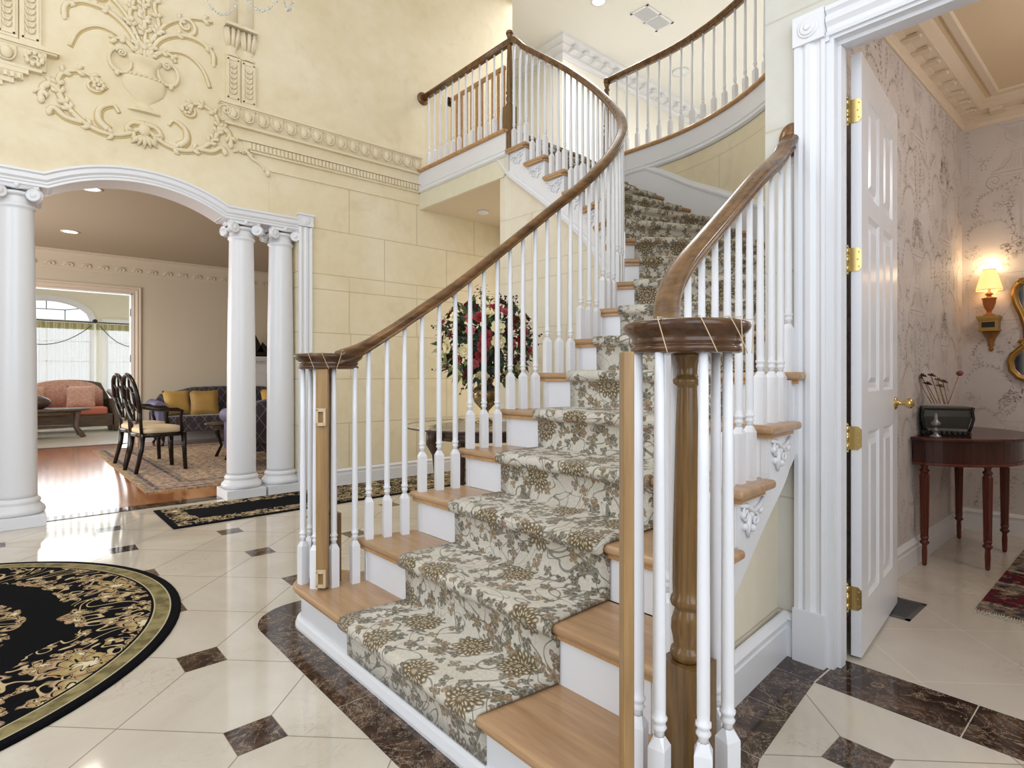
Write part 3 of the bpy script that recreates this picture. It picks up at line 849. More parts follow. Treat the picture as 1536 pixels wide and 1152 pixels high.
for s in (-1, 1):
    X = lambda d: ux+s*d
    l = scroll(mb, [(X(.02), 3.07), (X(.14), 2.99), (X(.28), 2.97), (X(.42), 3.03), (X(.52), 3.14), (X(.555), 3.22), (X(.62), 3.23), (X(.65), 3.13)], .013, .017)
    leafy(mb, l, s, 6)
    l = scroll(mb, [(X(.46), 3.06), (X(.545), 3.20), (X(.53), 3.33), (X(.43), 3.39), (X(.33), 3.37), (X(.25), 3.31)], .014, .010)
    leafy(mb, l, s, 5, .05)
    scroll(mb, spiral(X(.33), 3.315, .065, 1.5, 1.2, s), .010, .006)
    for k in range(7):
        a = k*2*PI/7; mb.ell((X(.30)+.03*cos(a), uy-.02, 3.32+.03*sin(a)), (.017, .014, .017), 7, 5)
    mb.ell((X(.30), uy-.03, 3.32), (.013, .012, .013), 7, 5)
    l = scroll(mb, [(X(.24), 3.00), (X(.30), 3.06), (X(.29), 3.15), (X(.21), 3.20), (X(.17), 3.15)], .022, .008)
    l = scroll(mb, [(X(.40), 3.01), (X(.50), 3.02), (X(.57), 3.07), (X(.60), 3.04)], .014, .016)
    mb.ell((X(.645), uy-.02, 3.11), (.024, .018, .034), 8, 6)
    mb.ell((X(.60), uy-.018, 3.03), (.02, .016, .026), 8, 6)
    l = scroll(mb, [(X(.0), 3.11), (X(.08), 3.10), (X(.12), 3.04), (X(.09), 3.0)], .018, .008)
mb.ell((ux, uy-.012, 3.06), (.045, .03, .05), 10, 8)
for k in (-2, -1, 0, 1, 2):
    mb.tube([(ux, uy-.01, 3.02), (ux+.03*k, uy-.03, 2.97), (ux+.045*k, uy-.012, 2.915+.012*abs(k))], [.014, .022, .006], 7)
obj('scroll', mb, MT['relief'], ur)
mb = MB()
for s in (-1, 1):
    X = lambda d: ux+s*d
    l = scroll(mb, [(X(.03), 3.66), (X(.10), 3.82), (X(.24), 3.92), (X(.40), 3.93), (X(.50), 3.86), (X(.51), 3.78)], .013, .014); leafy(mb, l, s, 9, .04)
    l = scroll(mb, [(X(.02), 3.66), (X(.05), 3.80), (X(.16), 3.98), (X(.34), 4.10), (X(.50), 4.13)], .013, .009); leafy(mb, l, s, 6, .05)
    l = scroll(mb, [(X(.04), 3.65), (X(.16), 3.75), (X(.30), 3.78), (X(.42), 3.70), (X(.48), 3.56)], .008, .010)
    l = scroll(mb, [(X(.02), 3.64), (X(.10), 3.72), (X(.19), 3.73), (X(.22), 3.68)], .012, .010); leafy(mb, l, s, 5, .035)
    scroll(mb, spiral(X(.30), 4.02, .075, 1.4, -1.4, s), .012, .007)
    mb.ell((X(.51), uy-.015, 3.77), (.017, .014, .03), 8, 6)
    l = scroll(mb, [(X(.06), 3.8), (X(.10), 3.95), (X(.07), 4.1), (X(.14), 4.22), (X(.26), 4.26)], .012, .010); leafy(mb, l, s, 5, .045)
l = scroll(mb, [(ux, 3.63), (ux+.005, 3.85), (ux-.005, 4.05), (ux, 4.3)], .012, .010); leafy(mb, l, 1, 3, .06)
for k in range(9):
    mb.ell((ux+.028*sin(k*2.1), uy-.02, 3.72+.055*k), (.022, .018, .02), 7, 5)
obj('leaf_spray', mb, MT['relief'], ur)
obj('glaze_shading_outline', GL, MT['glaze_shading'], ur)

# ---- door wall (right): pier, header and the far part
mb = MB()
mb.b2(XD, XD2, .852, 1.085, 0, CH)
mb.b2(XD, XD2, -.04, .852, 2.375, CH)
mb.b2(XD, XD2, -1.6, -.04, 0, CH)
struct('wall_right', mb, MT['stone_y'])
# the wall the outer stair string stands on
LW = [(1.55, .985), (1.80, .990), (2.05, 1.010), (XD, 1.035)]
# casing of the powder room door
door_cas = [(0, 0), (0, .016), (.012, .02), (.02, .012), (.034, .012), (.05, .024), (.068, .024), (.08, .014), (.092, .026), (.108, .026), (.108, 0)]
mb = MB()
for y0, sgn in ((.852, 1), (-.037, -1)):
    mb.sweep([(XD, y0, 0.0), (XD, y0, 2.36)], [(sgn*a, b) for a, b in door_cas], N=(-1, 0, 0))
    ya_, yb_ = (y0-.002, y0+.112) if sgn > 0 else (y0-.112, y0+.002)
    mb.b2(XD-.034, XD, ya_, yb_, 0, .20)
    mb.b2(XD-.032, XD, ya_, yb_, 2.36, 2.472)
    ym = (ya_+yb_)/2
    for r_, d_ in ((.040, .036), (.030, .040), (.014, .045)):
        mb.lathe((XD, ym, 2.416), [(r_, 0), (r_, d_-.003), (r_-.005, d_)], 22, axis=(-1, 0, 0))
mb.sweep([(XD, .848, 2.362), (XD, -.033, 2.362)], [(-a if False else a, b) for a, b in door_cas], N=(-1, 0, 0))
struct('trim_powder_door_casing', mb, MT['white'])
mb = MB()  # jamb lining
mb.b2(XD-.004, XD2+.004, .825, .852, 0, 2.375); mb.b2(XD-.004, XD2+.004, -.04, -.013, 0, 2.375); mb.b2(XD-.004, XD2+.004, -.013, .825, 2.35, 2.375)
mb.b2(XD+.03, XD2-.045, .812, .825, 0, 2.334); mb.b2(XD+.03, XD2-.045, -.013, .825, 2.335, 2.35)
mb.b2(XD-.014, XD+.002, .838, .868, 2.345, 2.372)
struct('trim_powder_door_jamb', mb, MT['white'])

# ---- curved stair wall and gallery edge
def ribbon(path, z0, z1, thick=.1, closed=False):
    """vertical wall along a plan path; thickness to the right of travel"""
    f0 = z0 if callable(z0) else (lambda i: z0); f1 = z1 if callable(z1) else (lambda i: z1)
    n = len(path); vs = []
    for i, p in enumerate(path):
        a = Vector(path[max(i-1, 0)]); b = Vector(path[min(i+1, n-1)]); t_ = (b-a).normalized(); nr = Vector((t_.y, -t_.x))*thick
        vs += [(p[0], p[1], f0(i)), (p[0], p[1], f1(i)), (p[0]+nr.x, p[1]+nr.y, f0(i)), (p[0]+nr.x, p[1]+nr.y, f1(i))]
    fs = []
    for i in range(n-1):
        a = 4*i; b = a+4
        fs += [(a, b, b+1, a+1), (a+2, a+3, b+3, b+2), (a, a+2, b+2, b), (a+1, b+1, b+3, a+3)]
    fs += [(0, 1, 3, 2), (4*n-4, 4*n-2, 4*n-1, 4*n-3)]
    mb = MB(); mb.add(vs, fs, False); return mb
OUT2 = OUTER[:-1]+[(4.72, 3.965), (4.72, 5.45)]
struct('wall_stair', ribbon(OUTER, 0, FH-.05, .1), MT['stone_out'])
gal = arc(OCX, OCY, OR, -90, 0, 30)+[(4.72, 3.965)]
gp = [(2.40, 1.085)]+gal+[(3.46, 3.965), (3.46, 5.45), (4.9, 5.45), (4.9, 8.2), (12.5, 8.2), (12.5, -1.6), (2.45, -1.6), (2.45, 1.085)]
# gallery slab built from quads
mb = MB()
mb.b2(3.46, 4.83, 3.968, 5.45, FH-.40, FH-.002)
pts = [(2.45, 1.085)]+gal
vs = []; fs = []
for p in pts:
    ex = 12.5
    vs += [(p[0], p[1], FH-.25), (p[0], p[1], FH-.002), (ex, p[1], FH-.25), (ex, p[1], FH-.002)]
for i in range(len(pts)-1):
    a = 4*i; b = a+4
    fs += [(a, b, b+1, a+1), (a+2, a+3, b+3, b+2), (a, a+2, b+2, b), (a+1, b+1, b+3, a+3)]
mb.add(vs, fs)
mb.b2(2.45, 12.5, -1.6, 1.085, FH-.25, FH-.002)
mb.b2(4.83, 12.5, 3.965, 8.2, FH-.25, FH-.002)
struct('floor_gallery', mb, simple('pale_gallery_carpet', 'D9D3C8', .95))
# fascia of the gallery: white board with mouldings, oak nosing
edge = [(p[0], p[1], 0) for p in ([(2.40, 1.08)]+gal)]
fa = [(0, FH-.245), (.012, FH-.245), (.028, FH-.232), (.028, FH-.222), (.014, FH-.212), (.014, FH-.198), (.022, FH-.19), (.012, FH-.18), (.012, FH-.03), (0, FH-.03)]
struct('trim_gallery_fascia', MB().sweep(edge, fa), MT['white'])
nos = [(-.08, FH-.03), (.03, FH-.03), (.04, FH-.022), (.042, FH-.008), (.034, FH+.004), (-.08, FH+.004)]
struct('trim_gallery_nosing', MB().sweep(edge, nos), MT['oak_x'])
# balcony fascia (landing edge towards the foyer)
bx = 3.46
be = [(bx, 3.99, 0), (bx, YA, 0)]
inv = lambda pr: [(a, b) for a, b in pr]
struct('trim_balcony_fascia', MB().sweep(be, fa), MT['white'])
struct('trim_balcony_nosing', MB().sweep(be, nos), MT['oak_x'])
struct('wall_balcony_edge', MB().b2(bx-.001, bx+.03, 4.03, YA, FH-.42, FH-.24), MT['stone_plain'])
struct('ceiling_under_balcony', MB().b2(bx+.03, 4.9, 4.03, YA, FH-.42, FH-.40), simple('tan_soffit_paint', 'DCCBB2', .85))

struct('wall_passage_end', MB().b2(4.82, 4.95, 4.03, YA2, 0, FH-.41), MT['stone_plain'])
# ---- upper hall
struct('ceiling', MB().b2(-3.3, 12.6, -1.7, 8.3, CH, CH+.1), MT['ceil'])
struct('wall_hall_far', MB().b2(6.1, 12.4, 5.8, 6.0, FH, CH).b2(6.1, 6.3, 6.0, 8.0, FH, CH), MT['white_flat'])
struct('wall_hall_back', MB().b2(4.7, 6.3, 8.0, 8.2, FH, CH), MT['hall'])
struct('wall_hall_side', MB().b2(4.70, 4.82, YA2-.001, 8.2, FH, CH), MT['hall'])
struct('wall_gallery_end', MB().b2(12.4, 12.6, -1.7, 8.3, FH-.2, CH).b2(2.45, 12.6, -1.7, -1.6, 0, CH), MT['white_flat'])
# dentilled crown moulding of the upper hall
mb = MB()
crown = [(0, 0), (.012, 0), (.02, .03), (.05, .05), (.05, .09), (.13, .13), (.13, .15), (.19, .20), (.20, .235), (0, .235)]
mb.sweep([(12.4, 5.8, CH-.235), (6.1, 5.8, CH-.235), (6.1, 8.0, CH-.235)], [(-a if False else a, b) for a, b in crown], N=(0, 0, 1))
x = 6.16
while x < 12.3:
    mb.b2(x, x+.10, 5.62, 5.78, CH-.155, CH-.095); x += .24
x = 6.0
struct('trim_hall_crown', mb, MT['white'])

# ---- living room
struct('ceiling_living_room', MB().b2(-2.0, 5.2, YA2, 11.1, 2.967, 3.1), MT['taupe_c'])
def dz(x): return 2.40
mb = MB(); mb.b2(1.62, 5.2, 11.05, 11.2, 0, 3.0); mb.b2(-2.0, -.9, 11.05, 11.2, 0, 3.0); mb.b2(-.9, 1.62, 11.05, 11.2, 2.40, 3.0)
struct('wall_living_far', mb, MT['taupe'])
struct('wall_living_side', MB().b2(5.1, 5.2, YA2, 11.05, 0, 3.0).b2(-2.0, -1.9, YA2, 11.05, 0, 3.0).b2(4.82, 5.1, YA2, YA2+.05, 0, 3.0), MT['taupe'])
mb = MB()
cr = [(0, 0), (.012, 0), (.018, .03), (.03, .04), (.03, .12), (.045, .135), (.10, .20), (.12, .24), (.16, .255), (.16, .275), (0, .275)]
mb.sweep([(5.1, YA2, 2.692), (5.1, 11.05, 2.692), (-1.9, 11.05, 2.692), (-1.9, YA2, 2.692)], cr)
x = -1.7
while x < 5.0:
    mb.tube([(x, 11.02, 2.75), (x+.05, 11.012, 2.79), (x+.11, 11.012, 2.79), (x+.13, 11.016, 2.76), (x+.10, 11.012, 2.745)], .010, 6)
    mb.ell((x+.07, 11.015, 2.76), (.014, .01, .014), 6, 5); x += .22
struct('trim_living_crown', mb, MT['taupe'])
struct('baseboard_living', bb([(5.1, YA2), (5.1, 11.05), (1.74, 11.05)], .14), MT['white'])
mb = MB()
mb.sweep([(1.62, 11.05, 0), (1.62, 11.05, 2.40), (-.9, 11.05, 2.40), (-.9, 11.05, 0)], [(-a, b) for a, b in door_cas], N=(0, -1, 0))
struct('trim_sun_room_casing', mb, simple('warm_white_trim', 'D9CDBF', .4))
mb = MB(); mb.b2(1.59, 1.62, 11.04, 11.2, 0, 2.4); mb.b2(-.9, 1.62, 11.04, 11.2, 2.385, 2.40)
struct('trim_sun_room_jamb', mb, MT['white'])
# ---- sun room
MT['sunw'] = simple('pale_cream_wall', 'E8E3D2', .8)
YS = 15.0
def sw_z(x):
    d_ = (x-.72)/.74
    return 2.22+.40*math.sqrt(max(0, 1-d_*d_)) if abs(d_) < 1 else 2.22
mb = MB()
mb.b2(-2.6, -1.8, YS, YS+.15, 0, 3.6); mb.b2(-.4, -.02, YS, YS+.15, 0, 3.6); mb.b2(-1.8, -.4, YS, YS+.15, 2.2, 3.6)
mb.b2(-1.8, -.4, YS, YS+.15, 0, .55); mb.b2(-.02, 1.46, YS, YS+.15, 0, .55)
mb.b2(1.46, 1.72, YS, YS+.15, 0, 3.6); mb.b2(2.55, 3.4, YS, YS+.15, 0, 3.6); mb.b2(1.72, 2.55, YS, YS+.15, 2.2, 3.6); mb.b2(1.72, 2.55, YS, YS+.15, 0, .55)
vs = []; fs = []
for i in range(33):
    x = -.02+1.48*i/32; z = sw_z(x)
    vs += [(x, YS, z), (x, YS, 3.6), (x, YS+.15, z), (x, YS+.15, 3.6)]
for i in range(32):
    a = 4*i; b = a+4; fs += [(a, a+1, b+1, b), (a+2, b+2, b+3, a+3), (a, b, b+2, a+2)]
mb.add(vs, fs)
struct('wall_sun_room_far', mb, MT['sunw'])
struct('wall_sun_room_side', MB().b2(3.3, 3.4, 11.2, YS, 0, 3.6).b2(-2.6, -2.5, 11.2, YS, 0, 3.6).b2(-2.6, 3.4, 11.1, 11.2, 3.0, 3.6), MT['sunw'])
struct('ceiling_sun_room', MB().b2(-2.6, 3.4, 11.1, YS+.15, 3.55, 3.7), MT['ceil'])
# windows
def win_frame(name, x0, x1, zf, cols, rows):
    mb = MB(); y = YS+.03
    top = lambda x: zf(x)
    xs = [x0+(x1-x0)*i/24 for i in range(25)]
    mb.tube([(x0, y, .55)]+[(x, y, zf(x)) for x in xs]+[(x1, y, .55)], .03, 6)
    # casing on the room side
    mb2 = [(x1+.0, YS, .55)]+[(x, YS, zf(x)) for x in reversed(xs)]+[(x0, YS, .55)]
    mb.sweep(mb2, [(0, 0), (0, .02), (-.09, .03), (-.09, 0)], N=(0, -1, 0))
    mb.b2(x0-.1, x1+.1, YS-.04, YS+.05, .50, .55)
    for i in range(1, cols):
        x = x0+(x1-x0)*i/cols; mb.b2(x-.01, x+.01, y-.01, y+.01, .55, 2.2)
    for i in range(1, rows):
        z = .55+1.65*i/rows; mb.b2(x0, x1, y-.01, y+.01, z-.01, z+.01)
    mb.b2(x0, x1, y-.03, y+.03, 2.17, 2.23)
    o = struct(name, mb, MT['white'])
    g_ = MB(); g_.b2(x0, x1, y-.003, y+.003, .55, 2.2)
    o2 = obj('pane', g_, MT['glass'], o)
    return o
wf = win_frame('window_1', -.02, 1.46, sw_z, 2, 4)
mb = MB(); y = YS+.03
xm = .72
for a, b in (((xm-.30, 2.43), (xm+.30, 2.43)), ((xm-.30, 2.22), (xm-.30, 2.43)), ((xm+.30, 2.22), (xm+.30, 2.43)), ((xm, 2.43), (xm, 2.61)), ((xm-.30, 2.43), (-.0, 2.5)), ((xm+.30, 2.43), (1.40, 2.5))):
    mb.cyl((a[0], y, a[1]), (b[0], y, b[1]), .010, n=6)
obj('muntin', mb, MT['steel'], wf)
win_frame('window_2', 1.72, 2.55, lambda x: 2.2, 2, 4)
win_frame('window_3', -1.8, -.4, lambda x: 2.2, 2, 4)

# ---- powder room
PY = .985; PX = 5.19; PC = 2.98
ws_ = struct('wall_powder_side', MB().b2(XD2, 5.3, PY, PY+.1, 0, PC), MT['paper'])
wf_ = struct('wall_powder_far', MB().b2(PX, PX+.1, -1.6, PY, 0, PC), MT['paper'])
class Ink:
    """printed toile pattern as flat strokes lying on a wall: P(u, v) maps pattern metres to the wall"""
    def __init__(s, P, u0, u1, v0, v1): s.P = P; s.mb = MB(); s.lim = (u0, u1, v0, v1); s.ox = s.oy = 0; s.sx = 1
    def stroke(s, pts, w0, w1=None, n=0):
        w1 = w0*.3 if w1 is None else w1
        pts = [Vector((s.ox+s.sx*p[0], s.oy+p[1])) for p in pts]
        a, b, c, d = s.lim
        vs = []; m = len(pts)
        for i, p in enumerate(pts):
            if not (a < p.x < b and c < p.y < d): return
            t_ = pts[min(i+1, m-1)]-pts[max(i-1, 0)]
            if t_.length < 1e-7: return
            t_.normalize(); q = Vector((-t_.y, t_.x)); k = i/(m-1); w_ = (w0+(w1-w0)*k)*.5
            vs += [s.P(p.x+q.x*w_, p.y+q.y*w_), s.P(p.x-q.x*w_, p.y-q.y*w_)]
        s.mb.add(vs, [(2*i, 2*i+1, 2*i+3, 2*i+2) for i in range(m-1)])
    def leaf(s, p, ang, L_, w_):
        d_ = (cos(ang), sin(ang)); s.stroke([p, (p[0]+d_[0]*L_*.5, p[1]+d_[1]*L_*.5), (p[0]+d_[0]*L_, p[1]+d_[1]*L_)], w_, w_*.2)
    def frond(s, pts, w_, leafL, every=2, both=True):
        leafL *= .8; w_ *= .7
        P_ = [(p[0]+random.uniform(-.012, .012), p[1]+random.uniform(-.02, .02)) for p in pts]; out = []
        for i in range(len(P_)-1):
            p0 = P_[max(i-1, 0)]; p1 = P_[i]; p2 = P_[i+1]; p3 = P_[min(i+2, len(P_)-1)]
            for k in range(7):
                t_ = k/7; out.append(tuple(.5*((2*p1[j])+(-p0[j]+p2[j])*t_+(2*p0[j]-5*p1[j]+4*p2[j]-p3[j])*t_*t_+(-p0[j]+3*p1[j]-3*p2[j]+p3[j])*t_**3) for j in (0, 1)))
        s.stroke(out, w_, w_*.4)
        for i in range(2, len(out), every):
            a_ = math.atan2(out[i][1]-out[i-1][1], out[i][0]-out[i-1][0])
            for q in ((-1, 1) if both else (1,)): s.leaf(out[i], a_+q*random.uniform(.5, 1.0), leafL*random.uniform(.6, 1.2), .006)
    def unit(s, u, v, seed):
        random.seed(seed); s.oy = v; s.ox = u
        for sx_ in (-1, 1):
            s.sx = sx_
            prof = [(.0, .62), (.10, .62), (.105, .605), (.07, .595), (.085, .56), (.075, .52), (.035, .49), (.02, .475), (.028, .46), (.05, .45), (.05, .43), (.0, .43)]
            s.stroke(prof, .0035, .003)
            for k in range(6): s.stroke([(.012+.011*k, .59), (.010+.009*k, .55), (.006+.006*k, .51)], .002, .0015)
            ped = [(.045, .43), (.055, .38), (.09, .33), (.15, .31), (.16, .295), (.0, .295)]
            s.stroke(ped, .0035, .003); s.stroke([(.12, .285), (.10, .27), (.0, .268)], .003)
            for k in range(7): s.stroke([(.01+.012*k, .42-.004*k), (.012+.017*k, .36-.005*k), (.015+.020*k, .315)], .0018, .0015)
            # scroll foot and drooping fronds
            s.stroke([(.14+.055*(1-i/16)*cos(.55*i-1.5), .245+.055*(1-i/16)*sin(.55*i-1.5)) for i in range(16)], .004, .002)
            s.frond([(.02, .26), (.09, .20), (.17, .19), (.235, .13), (.25, .04)], .0035, .030)
            s.frond([(.0, .25), (.05, .14), (.06, .05), (.035, -.04)], .0035, .026)
            s.frond([(.10, .61), (.17, .68), (.24, .67), (.285, .60), (.29, .52)], .003, .028)
            s.frond([(.03, .86), (.10, .97), (.19, 1.0), (.27, .95), (.30, .86)], .003, .032)
            s.frond([(.02, .90), (.05, 1.02), (.03, 1.12), (.08, 1.20)], .003, .026)
            # bead festoon
            for k in range(16):
                q = k/15; s.leaf((.11+.20*q, .50-.13*sin(PI*q)+.05*q), 1.2, .009, .007)
            for k in range(10): s.leaf((.285, .50-.022*k), -1.57, .010, .006)
            # bouquet
            for k in range(75):
                a_ = random.uniform(0, PI/2*1.1); r_ = random.uniform(.2, 1)**.6
                p = (.125*r_*cos(a_), .66+.20*r_*sin(a_)); s.leaf(p, random.uniform(0, 6.28), random.uniform(.012, .030), random.uniform(.003, .007))
            for k in range(9):
                c_ = (random.uniform(.01, .11), random.uniform(.67, .82)); r_ = random.uniform(.009, .016)
                s.stroke([(c_[0]+r_*cos(.7*i), c_[1]+r_*sin(.7*i)) for i in range(10)], .003, .002)
            s.stroke([(.004, .86), (.004, 1.16)], .002, .001)
            for c_ in ((.26, .78, .05), (.20, .38, .045), (.28, .22, .05), (.12, 1.10, .05), (.24, .02, .045)):
                for k in range(22):
                    a_ = random.uniform(0, 6.28); r_ = c_[2]*random.uniform(.1, 1)
                    s.leaf((c_[0]+r_*cos(a_), c_[1]+r_*1.3*sin(a_)), random.uniform(0, 6.28), random.uniform(.010, .024), random.uniform(.003, .006))
for wall_, P_, u1_, off_ in ((ws_, (lambda u, v: (XD2+u, PY-.0012, v)), PX-XD2, .42), (wf_, (lambda u, v: (PX-.0012, PY-u, v)), 2.5, .36)):
    K = Ink(P_, .01, u1_-.01, .16, PC-.14); i_ = 0; u_ = off_-.66
    while u_ < u1_+.3:
        for j_ in range(-2, 5): K.unit(u_, j_*1.02+(.51 if i_ % 2 else 0)-.35, 40+j_+7*i_)
        u_ += .62; i_ += 1
    o_ = obj('wallpaper_print', K.mb, MT['ink'], wall_); o_['kind'] = 'structure'
struct('wall_powder_near', MB().b2(XD2-.001, XD2+.001, -1.6, -.05, 0, PC).b2(XD2-.001, XD2+.001, -.05, PY, 2.45, PC), MT['paper'])
struct('ceiling_powder_room', MB().b2(XD2, 5.3, -1.6, 1.08, PC, PC+.1), MT['powder_c'])
struct('baseboard_powder', bb([(PX, -1.6), (PX, PY), (XD2+.1, PY)], .15, .018), MT['white'])
mb = MB()
pcr = [(0, 0), (.010, 0), (.014, .016), (.022, .024), (.022, .06), (.05, .068), (.05, .074), (.12, .082), (.12, .10), (.15, .118), (.16, .136), (0, .136)]
mb.sweep([(PX, -1.6, PC-.136), (PX, PY, PC-.136), (XD2, PY, PC-.136)], pcr)
mb.sweep([(PX, -1.6, PC-.012), (PX, PY, PC-.012), (XD2, PY, PC-.012)], [(.20, 0), (.235, 0), (.245, .012), (.19, .012)])
x = XD2+.06
while x < PX-.1:
    mb.b2(x, x+.055, PY-.105, PY-.02, PC-.080, PC-.062); mb.ell((x+.028, PY-.105, PC-.072), (.022, .010, .010), 8, 5); x += .19
y = PY-.24
while y > -1.5:
    mb.b2(PX-.115, PX-.02, y, y+.07, PC-.082, PC-.055); y -= .19
struct('trim_powder_crown', mb, MT['powder_t'])

# ---- remaining foyer walls (behind the viewer) with the tall entry windows
def wall_back(name, axis, c, a0, a1, w0, w1, z0, z1, mat):
    mb = MB()
    def B(p, q, zz0, zz1):
        if axis == 'y': mb.b2(p, q, c-.1, c, zz0, zz1)
        else: mb.b2(c-.1, c, p, q, zz0, zz1)
    B(a0, w0, 0, CH); B(w1, a1, 0, CH); B(w0, w1, 0, z0); B(w0, w1, z1, CH)
    return struct(name, mb, mat)
wall_back('wall_front', 'y', -1.6, -3.3, 2.45, -2.4, 1.2, 1.0, 5.2, MT['stone_y'])
wall_back('wall_far_left', 'x', -3.2, -1.7, 5.5, .2, 3.8, 1.0, 5.2, MT['stone_y'])
def big_window(name, axis, c, w0, w1, z0, z1):
    mb = MB()
    def B(p, q, a, b, zz0, zz1):
        if axis == 'y': mb.b2(p, q, c+a, c+b, zz0, zz1)
        else: mb.b2(c+a, c+b, p, q, zz0, zz1)
    B(w0, w1, -.08, -.02, z0, z0+.06); B(w0, w1, -.08, -.02, z1-.06, z1)
    n = 4
    for i in range(n+1):
        p = w0+(w1-w0)*i/n; B(p-.025, p+.025, -.08, -.02, z0, z1)
    for i in range(1, 5):
        z = z0+(z1-z0)*i/5; B(w0, w1, -.07, -.03, z-.015, z+.015)
    return struct(name, mb, MT['white'])
big_window('window_4', 'y', -1.6, -2.4, 1.2, 1.0, 5.2)
big_window('window_5', 'x', -3.2, .2, 3.8, 1.0, 5.2)
# ================================================================ staircase
INN = {1: (.965, 2.50), 2: (1.205, 2.425), 3: (1.445, 2.370), 4: (1.695, 2.325), 5: (1.92, 2.280), 6: (2.14, 2.235), 7: (2.36, 2.200), 8: (2.57, 2.215), 9: (2.78, 2.275), 10: (2.975, 2.375),
       11: (3.13, 2.51), 12: (3.25, 2.675), 13: (3.34, 2.855), 14: (3.40, 3.045), 15: (3.425, 3.25), 16: (3.435, 3.48), 17: (3.438, 3.722), 18: (3.44, 3.965), 19: (3.44, 4.21)}
def oc(a): return (OCX+OR*cos(math.radians(a)), OCY+OR*sin(math.radians(a)))
OUN = {1: (.965, .80), 2: (1.215, .835), 3: (1.455, .850), 4: (1.71, .868), 5: (1.965, .887), 6: (2.235, .910), 7: oc(-88), 8: oc(-77), 9: oc(-65.5), 10: oc(-54),
       11: oc(-42.5), 12: oc(-31), 13: oc(-21.5), 14: oc(-12), 15: oc(-4), 16: (4.72, 3.48), 17: (4.72, 3.722), 18: (4.72, 3.965), 19: (4.72, 4.21)}
def cr(D, t, lo=1, hi=19):
    t = max(lo, min(hi-1e-6, t)); i = int(math.floor(t)); u = t-i
    g_ = lambda k: D[max(lo, min(hi, k))]
    p0, p1, p2, p3 = g_(i-1), g_(i), g_(i+1), g_(i+2)
    return Vector([.5*((2*p1[j])+(-p0[j]+p2[j])*u+(2*p0[j]-5*p1[j]+4*p2[j]-p3[j])*u*u+(-p0[j]+3*p1[j]-3*p2[j]+p3[j])*u**3) for j in (0, 1)])
def inn(t, off=0.0):
    """inner edge (nosing corner line); off > 0 moves towards the middle of the flight"""
    p = cr(INN, t); d_ = (cr(INN, min(t+.05, 18.99))-cr(INN, max(t-.05, 1.0))).normalized()
    return p+Vector((d_.y, -d_.x))*off
def oun(t, off=0.0):
    if t < 7 and t > 6:   # straight string continues behind the pier
        a = Vector(OUN[6]); b = Vector((2.50, .93)); p = a+(b-a)*(t-6)
        d_ = (b-a).normalized()
        return p+Vector((-d_.y, d_.x))*off
    p = cr(OUN, t, 1, 6 if t <= 6 else 19) if t <= 6 else cr(OUN, t, 7, 19)
    h_ = .05
    if t <= 6: d_ = (cr(OUN, min(t+h_, 5.999), 1, 6)-cr(OUN, max(t-h_, 1.0), 1, 6)).normalized()
    else: d_ = (cr(OUN, min(t+h_, 18.99), 7, 19)-cr(OUN, max(t-h_, 7.0), 7, 19)).normalized()
    return p+Vector((-d_.y, d_.x))*off
OV = .035          # overhang of the treads over the strings
NO = .032          # nosing over the riser
def hz(t): return R*t

stair = thing('staircase', 'curved oak and white staircase sweeping up from the marble foyer to the landing', 'staircase', (2.0, 1.7, 0))

def arcp(cx, cy, r, a0, a1, n): return [Vector((cx+r*cos(a0+(a1-a0)*i/n), cy+r*sin(a0+(a1-a0)*i/n))) for i in range(n+1)]
IV = (1.10, 2.49); OVv = (1.095, .69)
def first_poly(o):
    """plan of the bullnose starting step, shrunk by o"""
    r = .145-o
    x0 = .955+o
    L = [Vector((1.50, 2.37-o*.5))]
    L += [Vector((1.28, 2.45-o))] if False else []
    L += arcp(IV[0], IV[1], r, .15, PI, 12)
    L += [Vector((x0, 1.9)), Vector((x0, 1.3))]
    L += arcp(OVv[0], OVv[1], r-.005, PI, 2*PI-.25, 12)
    L += [Vector((1.52, .84+o))]
    return L
obj('riser', MB().prism([tuple(p) for p in first_poly(.034)], 0, R-.03), MT['white'], stair, bevel=0)
obj('tread', MB().prism([tuple(p) for p in first_poly(0)], R-.03, R), MT['oak'], stair, bevel=.012, seg=3, angle=50)
cv = MB(); cv.prism([tuple(p) for p in first_poly(.020)], R-.045, R-.029); obj('tread_moulding', cv, MT['oak_x'], stair)
sh = MB(); pl = [tuple(p)+(0.0,) for p in first_poly(.034)]
sh.sweep(pl[1:-1][::-1], [(-.002, 0), (.024, 0), (.024, .012), (.016, .034), (.006, .042), (-.002, .042)]); obj('shoe_moulding', sh, MT['white'], stair, bevel=0)

